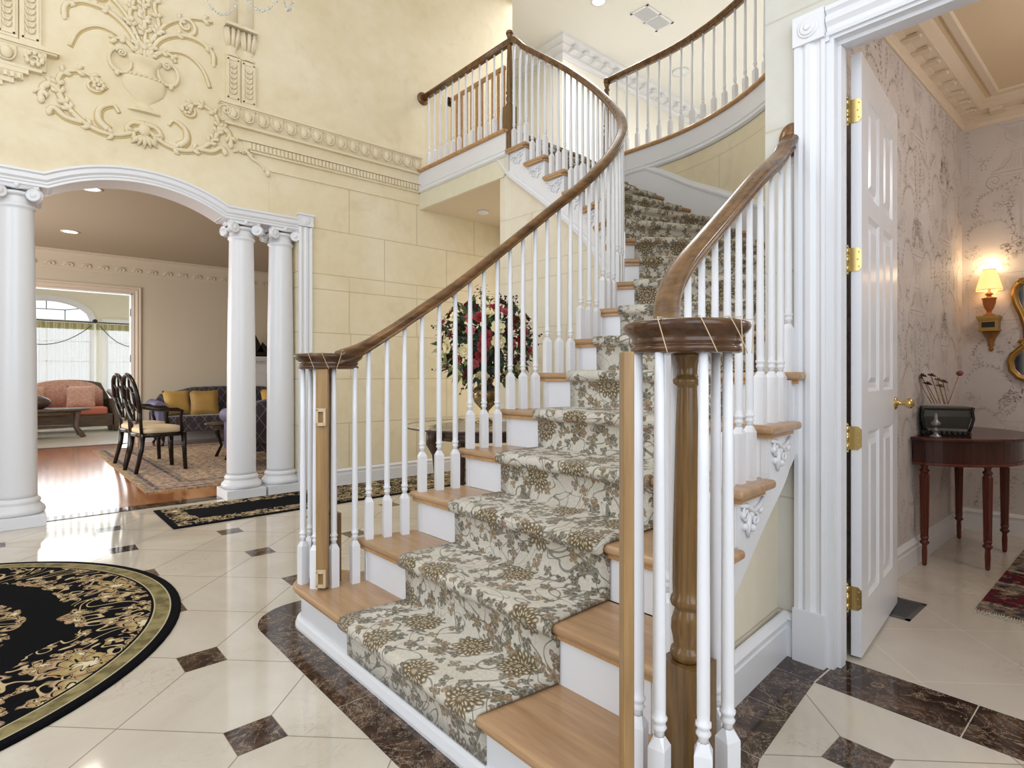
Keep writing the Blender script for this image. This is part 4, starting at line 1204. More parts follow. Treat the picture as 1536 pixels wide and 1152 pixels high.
for n in range(2, NST+1):
    z = hz(n)
    A = inn(n); D2 = (inn(min(n+1, 18.9))-inn(n)).normalized()
    wall_side = n >= 7
    B = oun(n) if n != 6 else Vector(OUN[6])
    # tread polygon following both curved sides
    ext = .0
    ins = [inn(n+i*(1+.13)/6) for i in range(7)] if n < 18 else [inn(18), inn(18)+Vector((0, .06))]
    if n < 6: ous = [oun(n+i*(1+.13)/4) if n+i*1.13/4 < 6 else Vector(OUN[6])+Vector((.03, .002)) for i in range(5)]
    elif n == 6: ous = [Vector(OUN[6]), Vector((2.325, .918)), Vector((2.325, 1.09)), Vector((2.56, 1.09))]
    else: ous = [oun(n+i*1.1/5) for i in range(6)] if n < 18 else [oun(18), oun(18)+Vector((0, .06))]
    if n == 7: ous = [Vector((2.53, 1.09))]+ous[1:]
    poly = [tuple(p) for p in ins[::-1]]+[tuple(p) for p in ous]
    obj('tread', MB().prism(poly, z-.03, z), MT['oak'], stair, bevel=.012, seg=3, angle=60)
    # riser board (with the white step block behind it)
    d_ = ((inn(min(n+.2, 18.9))-inn(n)).normalized()+(Vector(ous[min(1, len(ous)-1)])-Vector(ous[0])).normalized()).normalized()
    a0 = inn(n, OV)+d_*NO; b0 = (B+Vector((0, OV)) if n <= 6 else B)+d_*NO
    nr = (b0-a0).normalized(); th = Vector((-nr.y, nr.x)); th = th if th.dot(d_) > 0 else -th
    pl = [a0, b0, b0+th*.02, a0+th*.02]
    obj('riser', MB().prism([tuple(p) for p in pl], z-R, z-.03), MT['white'], stair)
    # cove moulding under the nosing
    q = nr*.0
    mb = MB(); s_ = .016
    pl = [a0-th*s_-nr*(s_ if True else 0), b0-th*s_+nr*(s_ if n <= 6 else 0), b0+nr*(s_ if n <= 6 else 0)+th*.0, a0-nr*s_+th*.0]
    mb.prism([tuple(p) for p in pl], z-.045, z-.03)
    if n < 18:   # return cove along the open string
        rp = [inn(n+.1*i+.13, OV-s_) for i in range(10)]
        mb.sweep([(p.x, p.y, z-.045) for p in rp], [(0, 0), (s_, 0), (s_, .015), (0, .015)], N=(0, 0, -1) if False else (0, 0, 1))
    if n < 6:
        rp = [oun(n+.1*i+.13, OV-s_) for i in range(9) if n+.1*i+.13 < 6]
        if len(rp) > 1: mb.sweep([(p.x, p.y, z-.045) for p in rp], [(0, 0), (s_, 0), (s_, .015), (0, .015)])
    obj('tread_moulding', mb, MT['oak_x'], stair)

# open strings
def string_mesh(side, t0, t1, drop, zcut=0.0, sub=8):
    mb = MB(); f = inn if side == 'in' else oun
    n0 = int(math.floor(t0))
    for n in range(n0, int(math.ceil(t1))):
        a = max(n, t0); b = min(n+1, t1)
        ts = [a+(b-a)*i/sub for i in range(sub+1)]
        if b-a < .01: continue
        vs = []
        for t in ts:
            # risers sit NO behind the nosing: shift the step top by that amount
            tt = min(t+.13, t1) if side == 'in' else min(t+.12, t1)
            p = f(tt, OV); p2 = f(tt, OV+.02)
            zb = max(zcut, hz(tt)-drop); zt = max(hz(n)-.031, zb+.001)
            vs += [(p.x, p.y, zb), (p.x, p.y, zt), (p2.x, p2.y, zb), (p2.x, p2.y, zt)]
        fs = []
        for i in range(len(ts)-1):
            q = 4*i; r_ = q+4
            fs += [(q, r_, r_+1, q+1), (q+2, q+3, r_+3, r_+2), (q, q+2, r_+2, r_), (q+1, r_+1, r_+3, q+3)]
        fs += [(0, 1, 3, 2), (len(vs)-4, len(vs)-2, len(vs)-1, len(vs)-3)]
        mb.add(vs, fs)
    return mb
obj('string', string_mesh('in', 1.4, 18.0, .415), MT['white'], stair)
obj('string', string_mesh('out', 1.4, 5.999, .36), MT['white'], stair)
# last bit of outer string up to the pier
a = Vector(OUN[6])+Vector((0, OV))
mb = MB()
mb.slab([(a.x, a.y, hz(6)-.36), (2.33, a.y+.008, hz(6.35)-.36), (2.33, a.y+.008, hz(6)-.031), (a.x, a.y, hz(6)-.031)], (0, 1, 0), .02)
obj('string', mb, MT['white'], stair)
# string mouldings
sp = [(0, -.03), (.012, -.03), (.018, -.018), (.026, -.012), (.026, .0), (.014, .008), (.010, .02), (.010, .035), (0, .035)]
def string_line(side, t0, t1, drop, n):
    f = inn if side == 'in' else oun
    out = []
    for i in range(n+1):
        t = t0+(t1-t0)*i/n; p = f(t, OV); out.append((p.x, p.y, hz(t)-drop))
    return out
L = string_line('in', 2.3, 18.0, .415, 90)
L += [(3.474, 4.13, FH-.245+.03)]
mb = MB().sweep(L, sp); obj('string_moulding', mb, MT['white'], stair)
L = [p for p in string_line('out', 2.0, 5.99, .36, 30)]+[(2.33, .95, hz(6.35)-.36)]
pass
# carved scroll brackets under the treads
def bracket(p, d_, out, z):
    """p start below the nosing, d_ direction of travel, out outward normal"""
    mb = MB(); D = Vector((d_.x, d_.y, 0)); O = Vector((out.x, out.y, 0)); P = Vector((p.x, p.y, z))
    def W(u, v, o): return P+D*u+Vector((0, 0, 1))*v+O*o
    def sp_(cx, cz, r, turns, a0, s=1, n=14): return [W(cx+r*(1-.8*i/n)*cos(a0+s*turns*2*PI*i/n), cz+r*(1-.8*i/n)*sin(a0+s*turns*2*PI*i/n), .006) for i in range(n+1)]
    mb.tube([W(.0, -.012, .004), W(.05, -.02, .007), W(.10, -.045, .007), W(.15, -.035, .007), W(.19, -.012, .005)], [.006, .009, .010, .008, .005], 6)
    mb.tube(sp_(.045, -.045, .03, 1.3, 1.2), .006, 5)
    mb.tube(sp_(.12, -.075, .024, 1.2, 1.8, -1), .006, 5)
    mb.tube([W(.07, -.05, .006), W(.05, -.09, .007), W(.065, -.125, .005)], [.010, .012, .004], 6)
    for u, v in ((.085, -.055), (.035, -.085), (.16, -.05), (.10, -.1), (.02, -.045)): mb.ell(W(u, v, .004), (.013, .013, .013), 7, 5)
    return mb
for n in list(range(2, 18)):
    t = n+.22; p = inn(t, OV); d_ = (inn(t+.1)-inn(t-.1)).normalized(); out = Vector((-d_.y, d_.x))
    obj('scroll_bracket', bracket(p, d_, out, hz(n)-.045), MT['white'], stair)
for n in range(2, 6):
    t = min(n+.22, 5.9); p = oun(t, OV); d_ = (oun(min(t+.08, 5.99))-oun(t-.08)).normalized(); out = Vector((d_.y, -d_.x))
    obj('scroll_bracket', bracket(p, d_, out, hz(n)-.045), MT['white'], stair)
# wall beneath the flight
tt = [1.5+(18.0-1.5)*i/100 for i in range(101)]
iw = [tuple(inn(t, OV+.02)) for t in tt]+[(3.476, 4.03)]
mb = ribbon(iw, 0.0, lambda i: max(.02, hz(tt[min(i, 100)])-.38), .06)
struct('wall_under_stair', mb, MT['stone_in'])
struct('wall_under_landing', MB().b2(3.476, 5.0, 4.03, 4.10, 0, FH-.41), MT['stone_in'])
tt2 = [1.6+(6.0-1.6)*i/24 for i in range(25)]
ow = [(max(1.2, oun(min(t, 5.99), OV).x), .975+.0*t+.012*max(0, t-4)) for t in tt2]
ow = [(1.38, .985), (1.60, .985), (1.85, .992), (2.05, 1.008), (2.33, 1.034)]
oz = [.02, hz(2.6)-.33, hz(3.6)-.33, hz(4.5)-.33, hz(5.3)-.33+.12]
struct('wall_under_stair', ribbon(ow[::-1], 0.0, lambda i: max(.02, [hz(6.3)-.31, hz(5.2)-.31, hz(4.4)-.31, hz(3.5)-.31, hz(2.7)-.31][i]), .04), MT['stone_in'])
# wall skirt along the curved wall
ts = [7.0+(18.0-7.0)*i/80 for i in range(81)]
sk = [oun(t) for t in ts]
vs = []; fs = []
mb = ribbon([tuple(oun(t, .0)) for t in ts], lambda i: hz(ts[i])-.25, lambda i: min(hz(ts[i])+.22, FH-.2), -.016)
obj('skirt_board', mb, MT['white'], stair)
L = [(p.x, p.y, min(hz(t)+.22, FH-.21)) for t, p in ((t, oun(t, 0)) for t in ts)]
mb = MB().sweep(L, [(0, -.03), (.022, -.03), (.028, -.01), (.026, .005), (.016, .014), (.014, .026), (0, .034)]); obj('skirt_moulding', mb, MT['white'], stair)

# ---------------------------------------------------------------- carpet
carp = MB(); carp.uv = []
CI = {1: (.965, 2.055), 2: (1.20, 2.035), 3: (1.447, 2.030), 4: (1.70, 2.020), 5: (1.94, 2.015), 6: (2.155, 2.012)}
COu = {1: (.965, 1.225), 2: (1.21, 1.19), 3: (1.452, 1.195), 4: (1.705, 1.20), 5: (1.955, 1.21), 6: (2.21, 1.22), 7: (2.50, 1.235)}
def cpt(n, w):
    """point on nosing n at cross fraction w: 0 inner carpet edge, 1 outer"""
    A = inn(n); B = oun(n) if n > 6 else Vector(OUN[n])
    a = A+(B-A)*((CI[n][1]-A.y)/(B.y-A.y)) if n in CI else A+(B-A).normalized()*.165
    b = A+(B-A)*((COu[n][1]-A.y)/(B.y-A.y)) if n in COu else B-(B-A).normalized()*.155
    return a+(b-a)*w, a, b
NW = 12
rows = []; cum = 0
for n in range(1, NST+1):
    z = hz(n); zp = hz(n-1)
    prof = [(NO-.012, zp+(.013 if n > 1 else .045)), (NO-.013, zp+.09), (NO-.014, z-.052), (NO-.018, z-.044), (-.011, z-.036), (-.018, z-.022), (-.017, z-.006), (-.009, z+.006), (.004, z+.011), (.05, z+.013)]
    for k, (o_, zz) in enumerate(prof):
        row = []
        for j in range(NW+1):
            w_ = j/NW
            P, a, b = cpt(n, w_)
            Q, _, _ = cpt(n+1, w_) if n < 18 else (P+Vector((0, .3)), 0, 0)
            d_ = (Q-P); dn = d_.normalized()
            p = P+dn*o_
            row.append(Vector((p.x, p.y, zz)))
        rows.append(row)
    if n == NST:
        rows.append([Vector((p.x, p.y+.35, z+.013)) for p in row])
# uv: along by middle distance
vv = [0]
for i in range(1, len(rows)): vv.append(vv[-1]+(rows[i][NW//2]-rows[i-1][NW//2]).length)
vs = []; uv = []
for i, r_ in enumerate(rows):
    L0 = (r_[-1]-r_[0]).length
    for j, p in enumerate(r_):
        vs.append(p); uv.append(((j/NW-.5)*L0, vv[i]))
fs = []
m_ = NW+1
for i in range(len(rows)-1):
    for j in range(NW): fs.append((i*m_+j, i*m_+j+1, (i+1)*m_+j+1, (i+1)*m_+j))
carp.add(vs, fs, True); carp.uv = uv
co_ = obj('carpet_runner', carp, MT['carpet'])
so = co_.modifiers.new('thick', 'SOLIDIFY'); so.thickness = .009; so.offset = -1
tag(co_, 'beige stair carpet with floral scrolls running up the middle of the staircase', 'carpet')

# ---------------------------------------------------------------- balustrades
def baluster_mesh(H, name='baluster', block=.165, r=.0132, n=10):
    b = .0175
    mb = MB()
    mb.b2(-b, b, -b, b, 0, block)
    # pointed shoulders
    vs = [(-b, -b, block), (b, -b, block), (b, b, block), (-b, b, block)]
    q = .010
    for i in range(8):
        a = PI*i/4+PI/8; vs.append((q*1.1*cos(a), q*1.1*sin(a), block+.022))
    mb.add(vs, [(0, 1, 10, 9), (1, 2, 4, 11), (2, 3, 6, 5), (3, 0, 8, 7), (0, 9, 8), (1, 11, 10), (2, 5, 4), (3, 7, 6)])
    z = block+.02
    prof = [(.0105, 0), (.0100, .010), (.0125, .014), (.0155, .019), (.0125, .024), (.0125, .030), (.0160, .034), (.0160, .040), (.0125, .043), (r, .06)]
    prof = [(a, z+c_) for a, c_ in prof]+[(r, z+.25), (r*.86, H*.75 if H*.75 > z+.26 else z+.3), (r*.72, H)]
    mb.lathe((0, 0, 0), prof, n)
    me = bpy.data.meshes.new(name); me.from_pydata(mb.v, [], mb.f); me.polygons.foreach_set('use_smooth', mb.sm); me.update()
    me.materials.append(MT['white'])
    return me
BC = {}
def baluster(parent, x, y, z0, z1, rz=0.0, big=1.0):
    H = round(z1-z0, 3)
    if H not in BC: BC[H] = baluster_mesh(H)
    o = bpy.data.objects.new('baluster', BC[H]); COL.objects.link(o); o.parent = parent
    o.location = Vector((x, y, z0))-parent.location; o.rotation_euler = (0, 0, rz)
    return o
_rp = [(.021, 0), (.024, .004), (.024, .009), (.020, .012), (.022, .018), (.029, .026), (.033, .036), (.032, .046), (.026, .054), (.014, .0595)]
RP = [(-a, b) for a, b in _rp][::-1]+[(a, b) for a, b in _rp]
RAILH = .0585
def newel_mesh(prof_z, c, zb, zblock, ztop, name='newel_post', parent=None, half=.042):
    mb = MB()
    mb.b2(c[0]-half, c[0]+half, c[1]-half, c[1]+half, zb, zblock)
    o = obj(name, mb, MT['newel'], parent, bevel=.004)
    return o
def newel(parent, c, zb, zblock, ztop, half=.042, mat=None):
    mb = MB()
    mb.b2(c[0]-half, c[0]+half, c[1]-half, c[1]+half, zb, zblock)
    h = ztop-zblock
    pr_ = [(.030, 0), (.034, .006), (.036, .015), (.034, .024), (.028, .030), (.030, .045), (.034, .065), (.033, .085), (.026, .108), (.024, .112), (.034, .118), (.036, .126), (.034, .134), (.030, .140),
           (.031, .17), (.029, .30), (.024, h-.16), (.021, h-.075), (.021, h-.072), (.029, h-.066), (.030, h-.058), (.024, h-.052), (.021, h-.045), (.023, h-.022), (.030, h-.008), (.030, h)]
    mb.lathe((c[0], c[1], zblock), pr_, 20)
    return obj('newel_post', mb, mat or MT['newel'], parent)
def spiral_volute(parent, c, z, r, a_start, direction):
    """solid turned cap of the rail"""
    mb = MB()
    k = r/.145
    prof = [(0, 0), (.122*k, 0), (.127*k, .003), (.129*k, .008), (.127*k, .013), (.122*k, .015), (.122*k, .018), (.127*k, .021), (.127*k, .025), (.124*k, .028), (.128*k, .034), (.139*k, .042), (.145*k, .050), (.147*k, .056), (.144*k, .062), (.134*k, .066), (.118*k, .067), (.085*k, .067), (.078*k, .060), (.070*k, .060), (.062*k, .067), (.03*k, .070), (0, .070)]
    mb.lathe((c[0], c[1], z), prof, 40, caps=False)
    return obj('volute', mb, MT['volute'], parent)
def rail_z(t, base): # rail underside
    zz = hz(t)+base; lo = 1.125
    # smooth easing into the level volute
    d_ = zz-lo; k = .085
    return lo+ (d_+math.sqrt(d_*d_+k*k))/2
# inner balustrade
inb = thing('banister', 'long curved inner banister with white spindles from the left volute up to the landing newel', 'banister', (1.1, 2.49, R))
BO = .055
L = []
t = 1.62
while t < 18.02:
    p = inn(min(t, 18.0), BO)
    z = rail_z(t, .835-RAILH)
    if t > 17.2: z += (FH+.84-RAILH-z)*min(1, ((t-17.2)/.75)**2)
    L.append((p.x, p.y, z)); t += .1
L = [(x_, 2.362+(y_-2.362)*min(1, max(0, (x_-1.15)/.2)), 1.126+(z_-1.126)*min(1, max(0, (x_-1.02)/.10))) for x_, y_, z_ in L if x_ > 1.08]
mb = MB().sweep(L, RP, smooth=True); obj('handrail', mb, MT['rail'], inb, bevel=0)
spiral_volute(inb, (1.10, 2.475), 1.125, .145, 0, 1)
def railpts(t, base=.835): return rail_z(t, base-RAILH)
for n in range(2, 18):
    for k in range(3):
        t = n+.18+.333*k
        p = inn(t, BO); d_ = inn(min(t+.1, 18))-inn(t-.1)
        z1 = rail_z(t, .835-RAILH)+.012
        if t > 17.2: z1 += (FH+.84-RAILH+.012-z1)*min(1, ((t-17.2)/.75)**2)
        z1 = round(z1-hz(n), 2)+hz(n)
        baluster(inb, p.x, p.y, hz(n), z1, math.atan2(d_.y, d_.x))
for (x, y, rz) in ((1.000, 2.515, .2), (1.020, 2.428, .7), (1.085, 2.390, 0), (1.175, 2.374, -.1), (1.06, 2.58, .5)):
    baluster(inb, x, y, R, 1.13, rz)
newel(inb, (1.10, 2.475), R, .486, 1.13, .040)
nw_ = newel(inb, (3.502, 3.995), hz(17), FH+.22, FH+.88, .045)
mb = MB().lathe((3.502, 3.995, FH+.88), [(.032, 0), (.036, .012), (.03, .03), (.018, .038)], 16); obj('newel_cap', mb, MT['rail'], nw_)
# outer balustrade
outb = thing('banister', 'short right banister with white spindles from the near volute to the wall rosette', 'banister', (1.095, .69, R))
def outp(t): # baluster line of the outer side
    p = Vector((OUN[1][0], OUN[1][1])) if t < 1 else (oun(min(t, 5.99)) if t < 6 else Vector(OUN[6])+(t-6)*Vector((.27, .022)))
    return p+Vector((0, .085-.004*t))
L = []
t = 2.0
L = [(1.10, .582, 1.145), (1.14, .592, 1.146), (1.18, .625, 1.15), (1.205, .675, 1.162)]
L = []
for i in range(40):
    t = 1.75+(6.36-1.75)*i/39
    p = outp(t)
    z = hz(t)+.872-RAILH; d0 = z-1.145; z = 1.146+(d0+math.sqrt(d0*d0+.012**2))/2
    if t < 3.3: p = p+Vector((0, -.145*((3.3-t)/1.52)**2))
    L.append((p.x, p.y, z))
L[-1] = (2.322, L[-1][1], L[-1][2])
mb = MB().sweep(L, RP, smooth=True); obj('handrail', mb, MT['rail'], outb)
OVC = (1.10, .685)
spiral_volute(outb, OVC, 1.145, .130, 0, 1)
OUT_RAIL = L
def out_z(x):
    for i in range(len(L)-1):
        if L[i][0] <= x <= L[i+1][0]:
            u = (x-L[i][0])/(L[i+1][0]-L[i][0]); return (L[i][1]+(L[i+1][1]-L[i][1])*u, L[i][2]+(L[i+1][2]-L[i][2])*u)
    return (L[0][1], L[0][2]) if x < L[0][0] else (L[-1][1], L[-1][2])
for n in range(2, 6):
    for k in range(3):
        t = n+.17+.333*k; x = outp(t).x; y, z = out_z(x)
        baluster(outb, x, y, hz(n), round(z+.012-hz(n), 2)+hz(n), .07)
for k in range(1):
    y, z = out_z(2.285); baluster(outb, 2.285, y, hz(6), z+.012, .07)
for (x, y, rz) in ((1.028, .755, .3), (1.000, .682, .2), (1.048, .612, .5), (1.127, .603, -.3), (1.185, .662, .2), (1.17, .755, 0.1)):
    baluster(outb, x, y, R, 1.16, rz)
newel(outb, (1.115, .690), R, .486, 1.147, .044)
mb = MB().lathe((XD, L[-1][1]+.003, L[-1][2]+.028), [(.066, 0), (.066, .008), (.061, .016), (.052, .020), (.02, .022)], 32, axis=(-1, 0, .0), sy=.70); obj('wall_rosette', mb, MT['rail'], outb)
# balcony railing
bal = thing('balcony_railing', 'level balcony railing with white spindles between landing newel and left wall', 'railing', (3.50, 4.7, FH))
zb = FH+.004; zr = FH+.84-RAILH
mb = MB().sweep([(3.502, 3.96, zr), (3.502, YA-.01, zr)], RP, smooth=True); obj('handrail', mb, MT['rail'], bal)
mb = MB().lathe((3.502, YA, zr+.028), [(.07, 0), (.07, .012), (.055, .022), (.04, .03)], 28, axis=(0, -1, 0)); obj('wall_rosette', mb, MT['rail'], bal)
for k in range(12):
    baluster(bal, 3.502, 4.10+k*.112, zb, zr+.01, 0)
# gallery railing
gal_r = thing('gallery_railing', 'upper gallery railing with white spindles curving along the top of the stair wall', 'railing', (4.6, 3.9, FH))
off = .055
gl = [(4.72+off, 3.90)]+[(OCX+(OR+off)*cos(math.radians(a)), OCY+(OR+off)*sin(math.radians(a))) for a in range(0, -92, -3)]
mb = MB().sweep([(x, y, zr+.03) for x, y in gl], RP, smooth=True); obj('handrail', mb, MT['rail'], gal_r)
mb = MB().lathe((gl[0][0], gl[0][1], zr+.03), [(.03, 0), (.036, .02), (.036, .05), (.02, .064)], 20); obj('rail_cap', mb, MT['rail'], gal_r)
newel(gal_r, (gl[0][0], gl[0][1]), zb, FH+.25, zr+.03, .036)
s_len = 0; acc = .13; last = Vector(gl[0])
for p in gl[1:]:
    p = Vector(p); seg = (p-last).length
    while acc <= s_len+seg:
        q = last+(p-last)*((acc-s_len)/seg); baluster(gal_r, q.x, q.y, zb, zr+.04, math.atan2((p-last).y, (p-last).x)); acc += .128
    s_len += seg; last = p
# wooden safety gate folded behind the balcony railing
bg_ = thing('baby_gate', 'natural wood slatted safety gate standing behind the balcony spindles', 'gate', (3.64, 4.6, FH))
mb = MB(); mb.b2(3.625, 3.655, 4.22, 5.10, FH+.70, FH+.735); obj('top_rail', mb, MT['oak_x'], bg_)
mb = MB(); mb.b2(3.625, 3.655, 4.22, 5.10, FH+.05, FH+.085); obj('bottom_rail', mb, MT['oak_x'], bg_)
for k in range(11):
    mb = MB(); y = 4.235+k*.085; mb.b2(3.63, 3.65, y-.011, y+.011, FH+.085, FH+.70); obj('slat', mb, MT['oak_x'], bg_)
mb = MB(); mb.b2(3.60, 3.67, 5.10, 5.14, FH+.66, FH+.74); mb.b2(3.60, 3.67, 5.10, 5.14, FH+.04, FH+.1); obj('hinge', mb, MT['iron'], bg_)

# gate mounting posts strapped to the volutes
def gate_post(c, z1, label, rz, sx, sy, br):
    t = thing('gate_mounting_post', label, 'wooden post', (c[0], c[1], R), )
    mb = MB().box((c[0], c[1], (R+z1)/2+.005), (sx, sy, z1-R-.01), rz); po_ = obj('post', mb, MT['gatepost'], t, bevel=.002)
    for z in ((.235, .92) if br else ()):
        mb = MB()
        M_ = Matrix.Rotation(rz, 3, 'Z'); cc = Vector((c[0], c[1], 0))+M_ @ Vector((-.019, 0, 0))
        for dz_ in (-.03, .03): mb.box((cc.x, cc.y, z+dz_), (.016, .040, .014), rz)
        for dy in (-.016, .016):
            q = cc+M_ @ Vector((0, dy, 0)); mb.box((q.x, q.y, z), (.016, .010, .07), rz)
        obj('latch_bracket', mb, MT['plastic'], po_, bevel=.001)
    return t
gate_post((1.035, 2.392), 1.125, 'light wooden gate post with two latch brackets strapped under the left volute', TH, .022, .050, True)
gate_post((.935, .714), 1.145, 'light wooden gate post strapped beside the near right volute', TH, .050, .021, False)
def strap(label, c, z, r, angs, parent=None):
    t = thing('cord', label, 'cord', (c[0], c[1], z))
    for a, b in angs:
        mb = MB()
        pts = []
        for i in range(9):
            u = i/8; an = a+(b-a)*u
            pts.append((c[0]+(r+.003)*cos(an), c[1]+(r+.003)*sin(an), z-.002+.070*u))
        mb.tube(pts, .0011, 5)
        e = pts[-1]; mb.tube([e, (c[0]+(r*.80)*cos(b), c[1]+(r*.80)*sin(b), z+.0685)], .0011, 5)
        obj('loop', mb, MT['plastic'], t)
    return t
strap('thin tan cord tied around the near right volute', OVC, 1.145, .132, [(4.15, 3.9), (4.75, 4.35), (4.62, 4.58), (4.95, 5.15), (3.45, 3.3)])
strap('thin tan cord tied around the left volute', (1.10, 2.475), 1.125, .147, [(3.9, 3.7), (4.3, 4.1), (4.5, 4.65)])
# ================================================================ columns
def column_parts(root, c):
    x, y = c
    mb = MB(); mb.b2(x-.165, x+.165, y-.165, y+.165, 0, .085); obj('plinth', mb, MT['white'], root, bevel=.004)
    mb = MB().lathe((x, y, .085), [(.155, 0), (.168, .012), (.170, .028), (.162, .048), (.148, .058), (.146, .066), (.137, .072), (.137, .080), (.142, .088), (.142, .102), (.132, .114), (.125, .122)], 36); obj('base', mb, MT['white'], root)
    mb = MB().lathe((x, y, .205), [(.123, 0), (.122, .03), (.121, .5), (.117, 1.1), (.109, 1.7), (.103, 2.085), (.103, 2.10), (.113, 2.108), (.115, 2.118), (.110, 2.128), (.102, 2.135), (.101, 2.19), (.108, 2.20)], 36); obj('shaft', mb, MT['white'], root)
    mb = MB(); z = 2.395
    mb.lathe((x, y, z-.005), [(.105, 0), (.125, .012), (.125, .022), (.112, .034)], 28)
    for k in range(14):
        a = 2*PI*k/14; mb.ell((x+.112*cos(a), y+.112*sin(a), z+.010), (.012, .012, .012), 6, 5)
    mb.b2(x-.125, x+.125, y-.125, y+.125, z+.055, z+.078)
    for i in range(4):
        a = PI/4+i*PI/2; n_ = Vector((cos(a), sin(a), 0))
        # diagonal volutes: spirals seen on two faces
        q = Vector((x, y, z+.005))+n_*.158
        for s in (-1, 1):
            tng = Vector((-n_.y, n_.x, 0))
            ax = (n_*.38+tng*s*.92).normalized()
            cc = q+tng*s*.020-n_*.004
            mb.lathe(cc-ax*.012, [(.045, 0), (.047, .008), (.046, .022), (.038, .026), (.032, .020), (.022, .021), (.016, .029), (.004, .031)], 18, axis=ax)
        mb.tube([Vector((x, y, z+.045))+n_*.06, Vector((x, y, z+.052))+n_*.12, Vector((x, y, z+.040))+n_*.17], [.028, .026, .02], 8)
        # flower between the volutes on each face
        f = Vector((cos(i*PI/2), sin(i*PI/2), 0))
        mb.ell(Vector((x, y, z+.060))+f*.13, (.018, .018, .022), 8, 6)
        mb.tube([Vector((x, y, z+.055))+f*.12+Vector((-f.y, f.x, 0))*.09, Vector((x, y, z+.045))+f*.125, Vector((x, y, z+.055))+f*.12-Vector((-f.y, f.x, 0))*.09], .012, 6)
    obj('capital', mb, MT['white'], root)
COLS = [((1.65, 5.575), 'white scrolled column on the right of the arch, left one of the close pair'), ((2.0, 5.575), 'white scrolled column beside the jamb, right one of the close pair'), ((.095, 5.575), 'white scrolled column standing alone at the left edge of the arch')]
for c, lab in COLS:
    t = thing('column', lab, 'column', (c[0], c[1], 0), 'white scroll-topped columns carrying the arch'); column_parts(t, c)
for x0_, x1_ in ((1.45, 2.12), (-.47, .30)):
    struct('trim_architrave', MB().b2(x0_, x1_, YA+.03, YA2-.03, 2.470, 2.476), MT['white'])

# ================================================================ powder room door leaf
dr = thing('powder_room_door', 'white six-panel door standing open into the wallpapered powder room', 'door', (2.47, .825, 0))
da = math.radians(6.0)
dv = Vector((cos(da), sin(da), 0)); dn = Vector((dv.y, -dv.x, 0))   # dn faces the room (-y)
o0 = Vector((2.482, .800, .012)); DW = .735; DHt = 2.33; DT = .036
def dpt(u, v, w_): return o0+dv*u+dn*w_+Vector((0, 0, v))
mb = MB()
def dbox(mb, u0, u1, v0, v1, w0, w1):
    vs = [dpt(u, v, w_) for u in (u0, u1) for w_ in (w0, w1) for v in (v0, v1)]
    mb.add(vs, [(0, 1, 3, 2), (4, 6, 7, 5), (0, 4, 5, 1), (2, 3, 7, 6), (0, 2, 6, 4), (1, 5, 7, 3)])
SX = [(.0, .115), (.325, .41), (.62, DW)]; PXs = [(.115, .325), (.41, .62)]
RZ = [(0, .19), (.93, 1.07), (1.95, 2.06), (2.24, DHt)]; PZ = [(.19, .93), (1.07, 1.95), (2.06, 2.24)]
RZ = [(0, .20), (.86, 1.02), (1.72, 1.80), (2.18, DHt)]; PZ = [(.20, .86), (1.02, 1.72), (1.80, 2.18)]
for a, b in SX: dbox(mb, a, b, 0, DHt, -DT/2, DT/2)
for a, b in RZ: dbox(mb, .115, .62, a, b, -DT/2+.0002, DT/2-.0002)
df_ = obj('door_frame', mb, MT['white'], dr)
mb = MB()
for a, b in PXs:
    for c_, e in PZ:
        dbox(mb, a, b, c_, e, -.008, .008)
        for s in (-1, 1):
            w0 = s*.008; w1 = s*.016
            vs = [dpt(a+.035, c_+.035, w0), dpt(b-.035, c_+.035, w0), dpt(b-.035, e-.035, w0), dpt(a+.035, e-.035, w0), dpt(a+.055, c_+.055, w1), dpt(b-.055, c_+.055, w1), dpt(b-.055, e-.055, w1), dpt(a+.055, e-.055, w1)]
            mb.add(vs, [(0, 1, 5, 4), (1, 2, 6, 5), (2, 3, 7, 6), (3, 0, 4, 7), (4, 5, 6, 7)])
            # sloped sticking around the panel
            for (p0, p1, q0, q1) in (((a, c_), (b, c_), (a+.014, c_+.014), (b-.014, c_+.014)), ((b, c_), (b, e), (b-.014, c_+.014), (b-.014, e-.014)), ((b, e), (a, e), (b-.014, e-.014), (a+.014, e-.014)), ((a, e), (a, c_), (a+.014, e-.014), (a+.014, c_+.014))):
                mb.add([dpt(p0[0], p0[1], s*(DT/2-.001)), dpt(p1[0], p1[1], s*(DT/2-.001)), dpt(q1[0], q1[1], s*.008), dpt(q0[0], q0[1], s*.008)], [(0, 1, 2, 3)])
obj('door_panel', mb, MT['white'], df_)
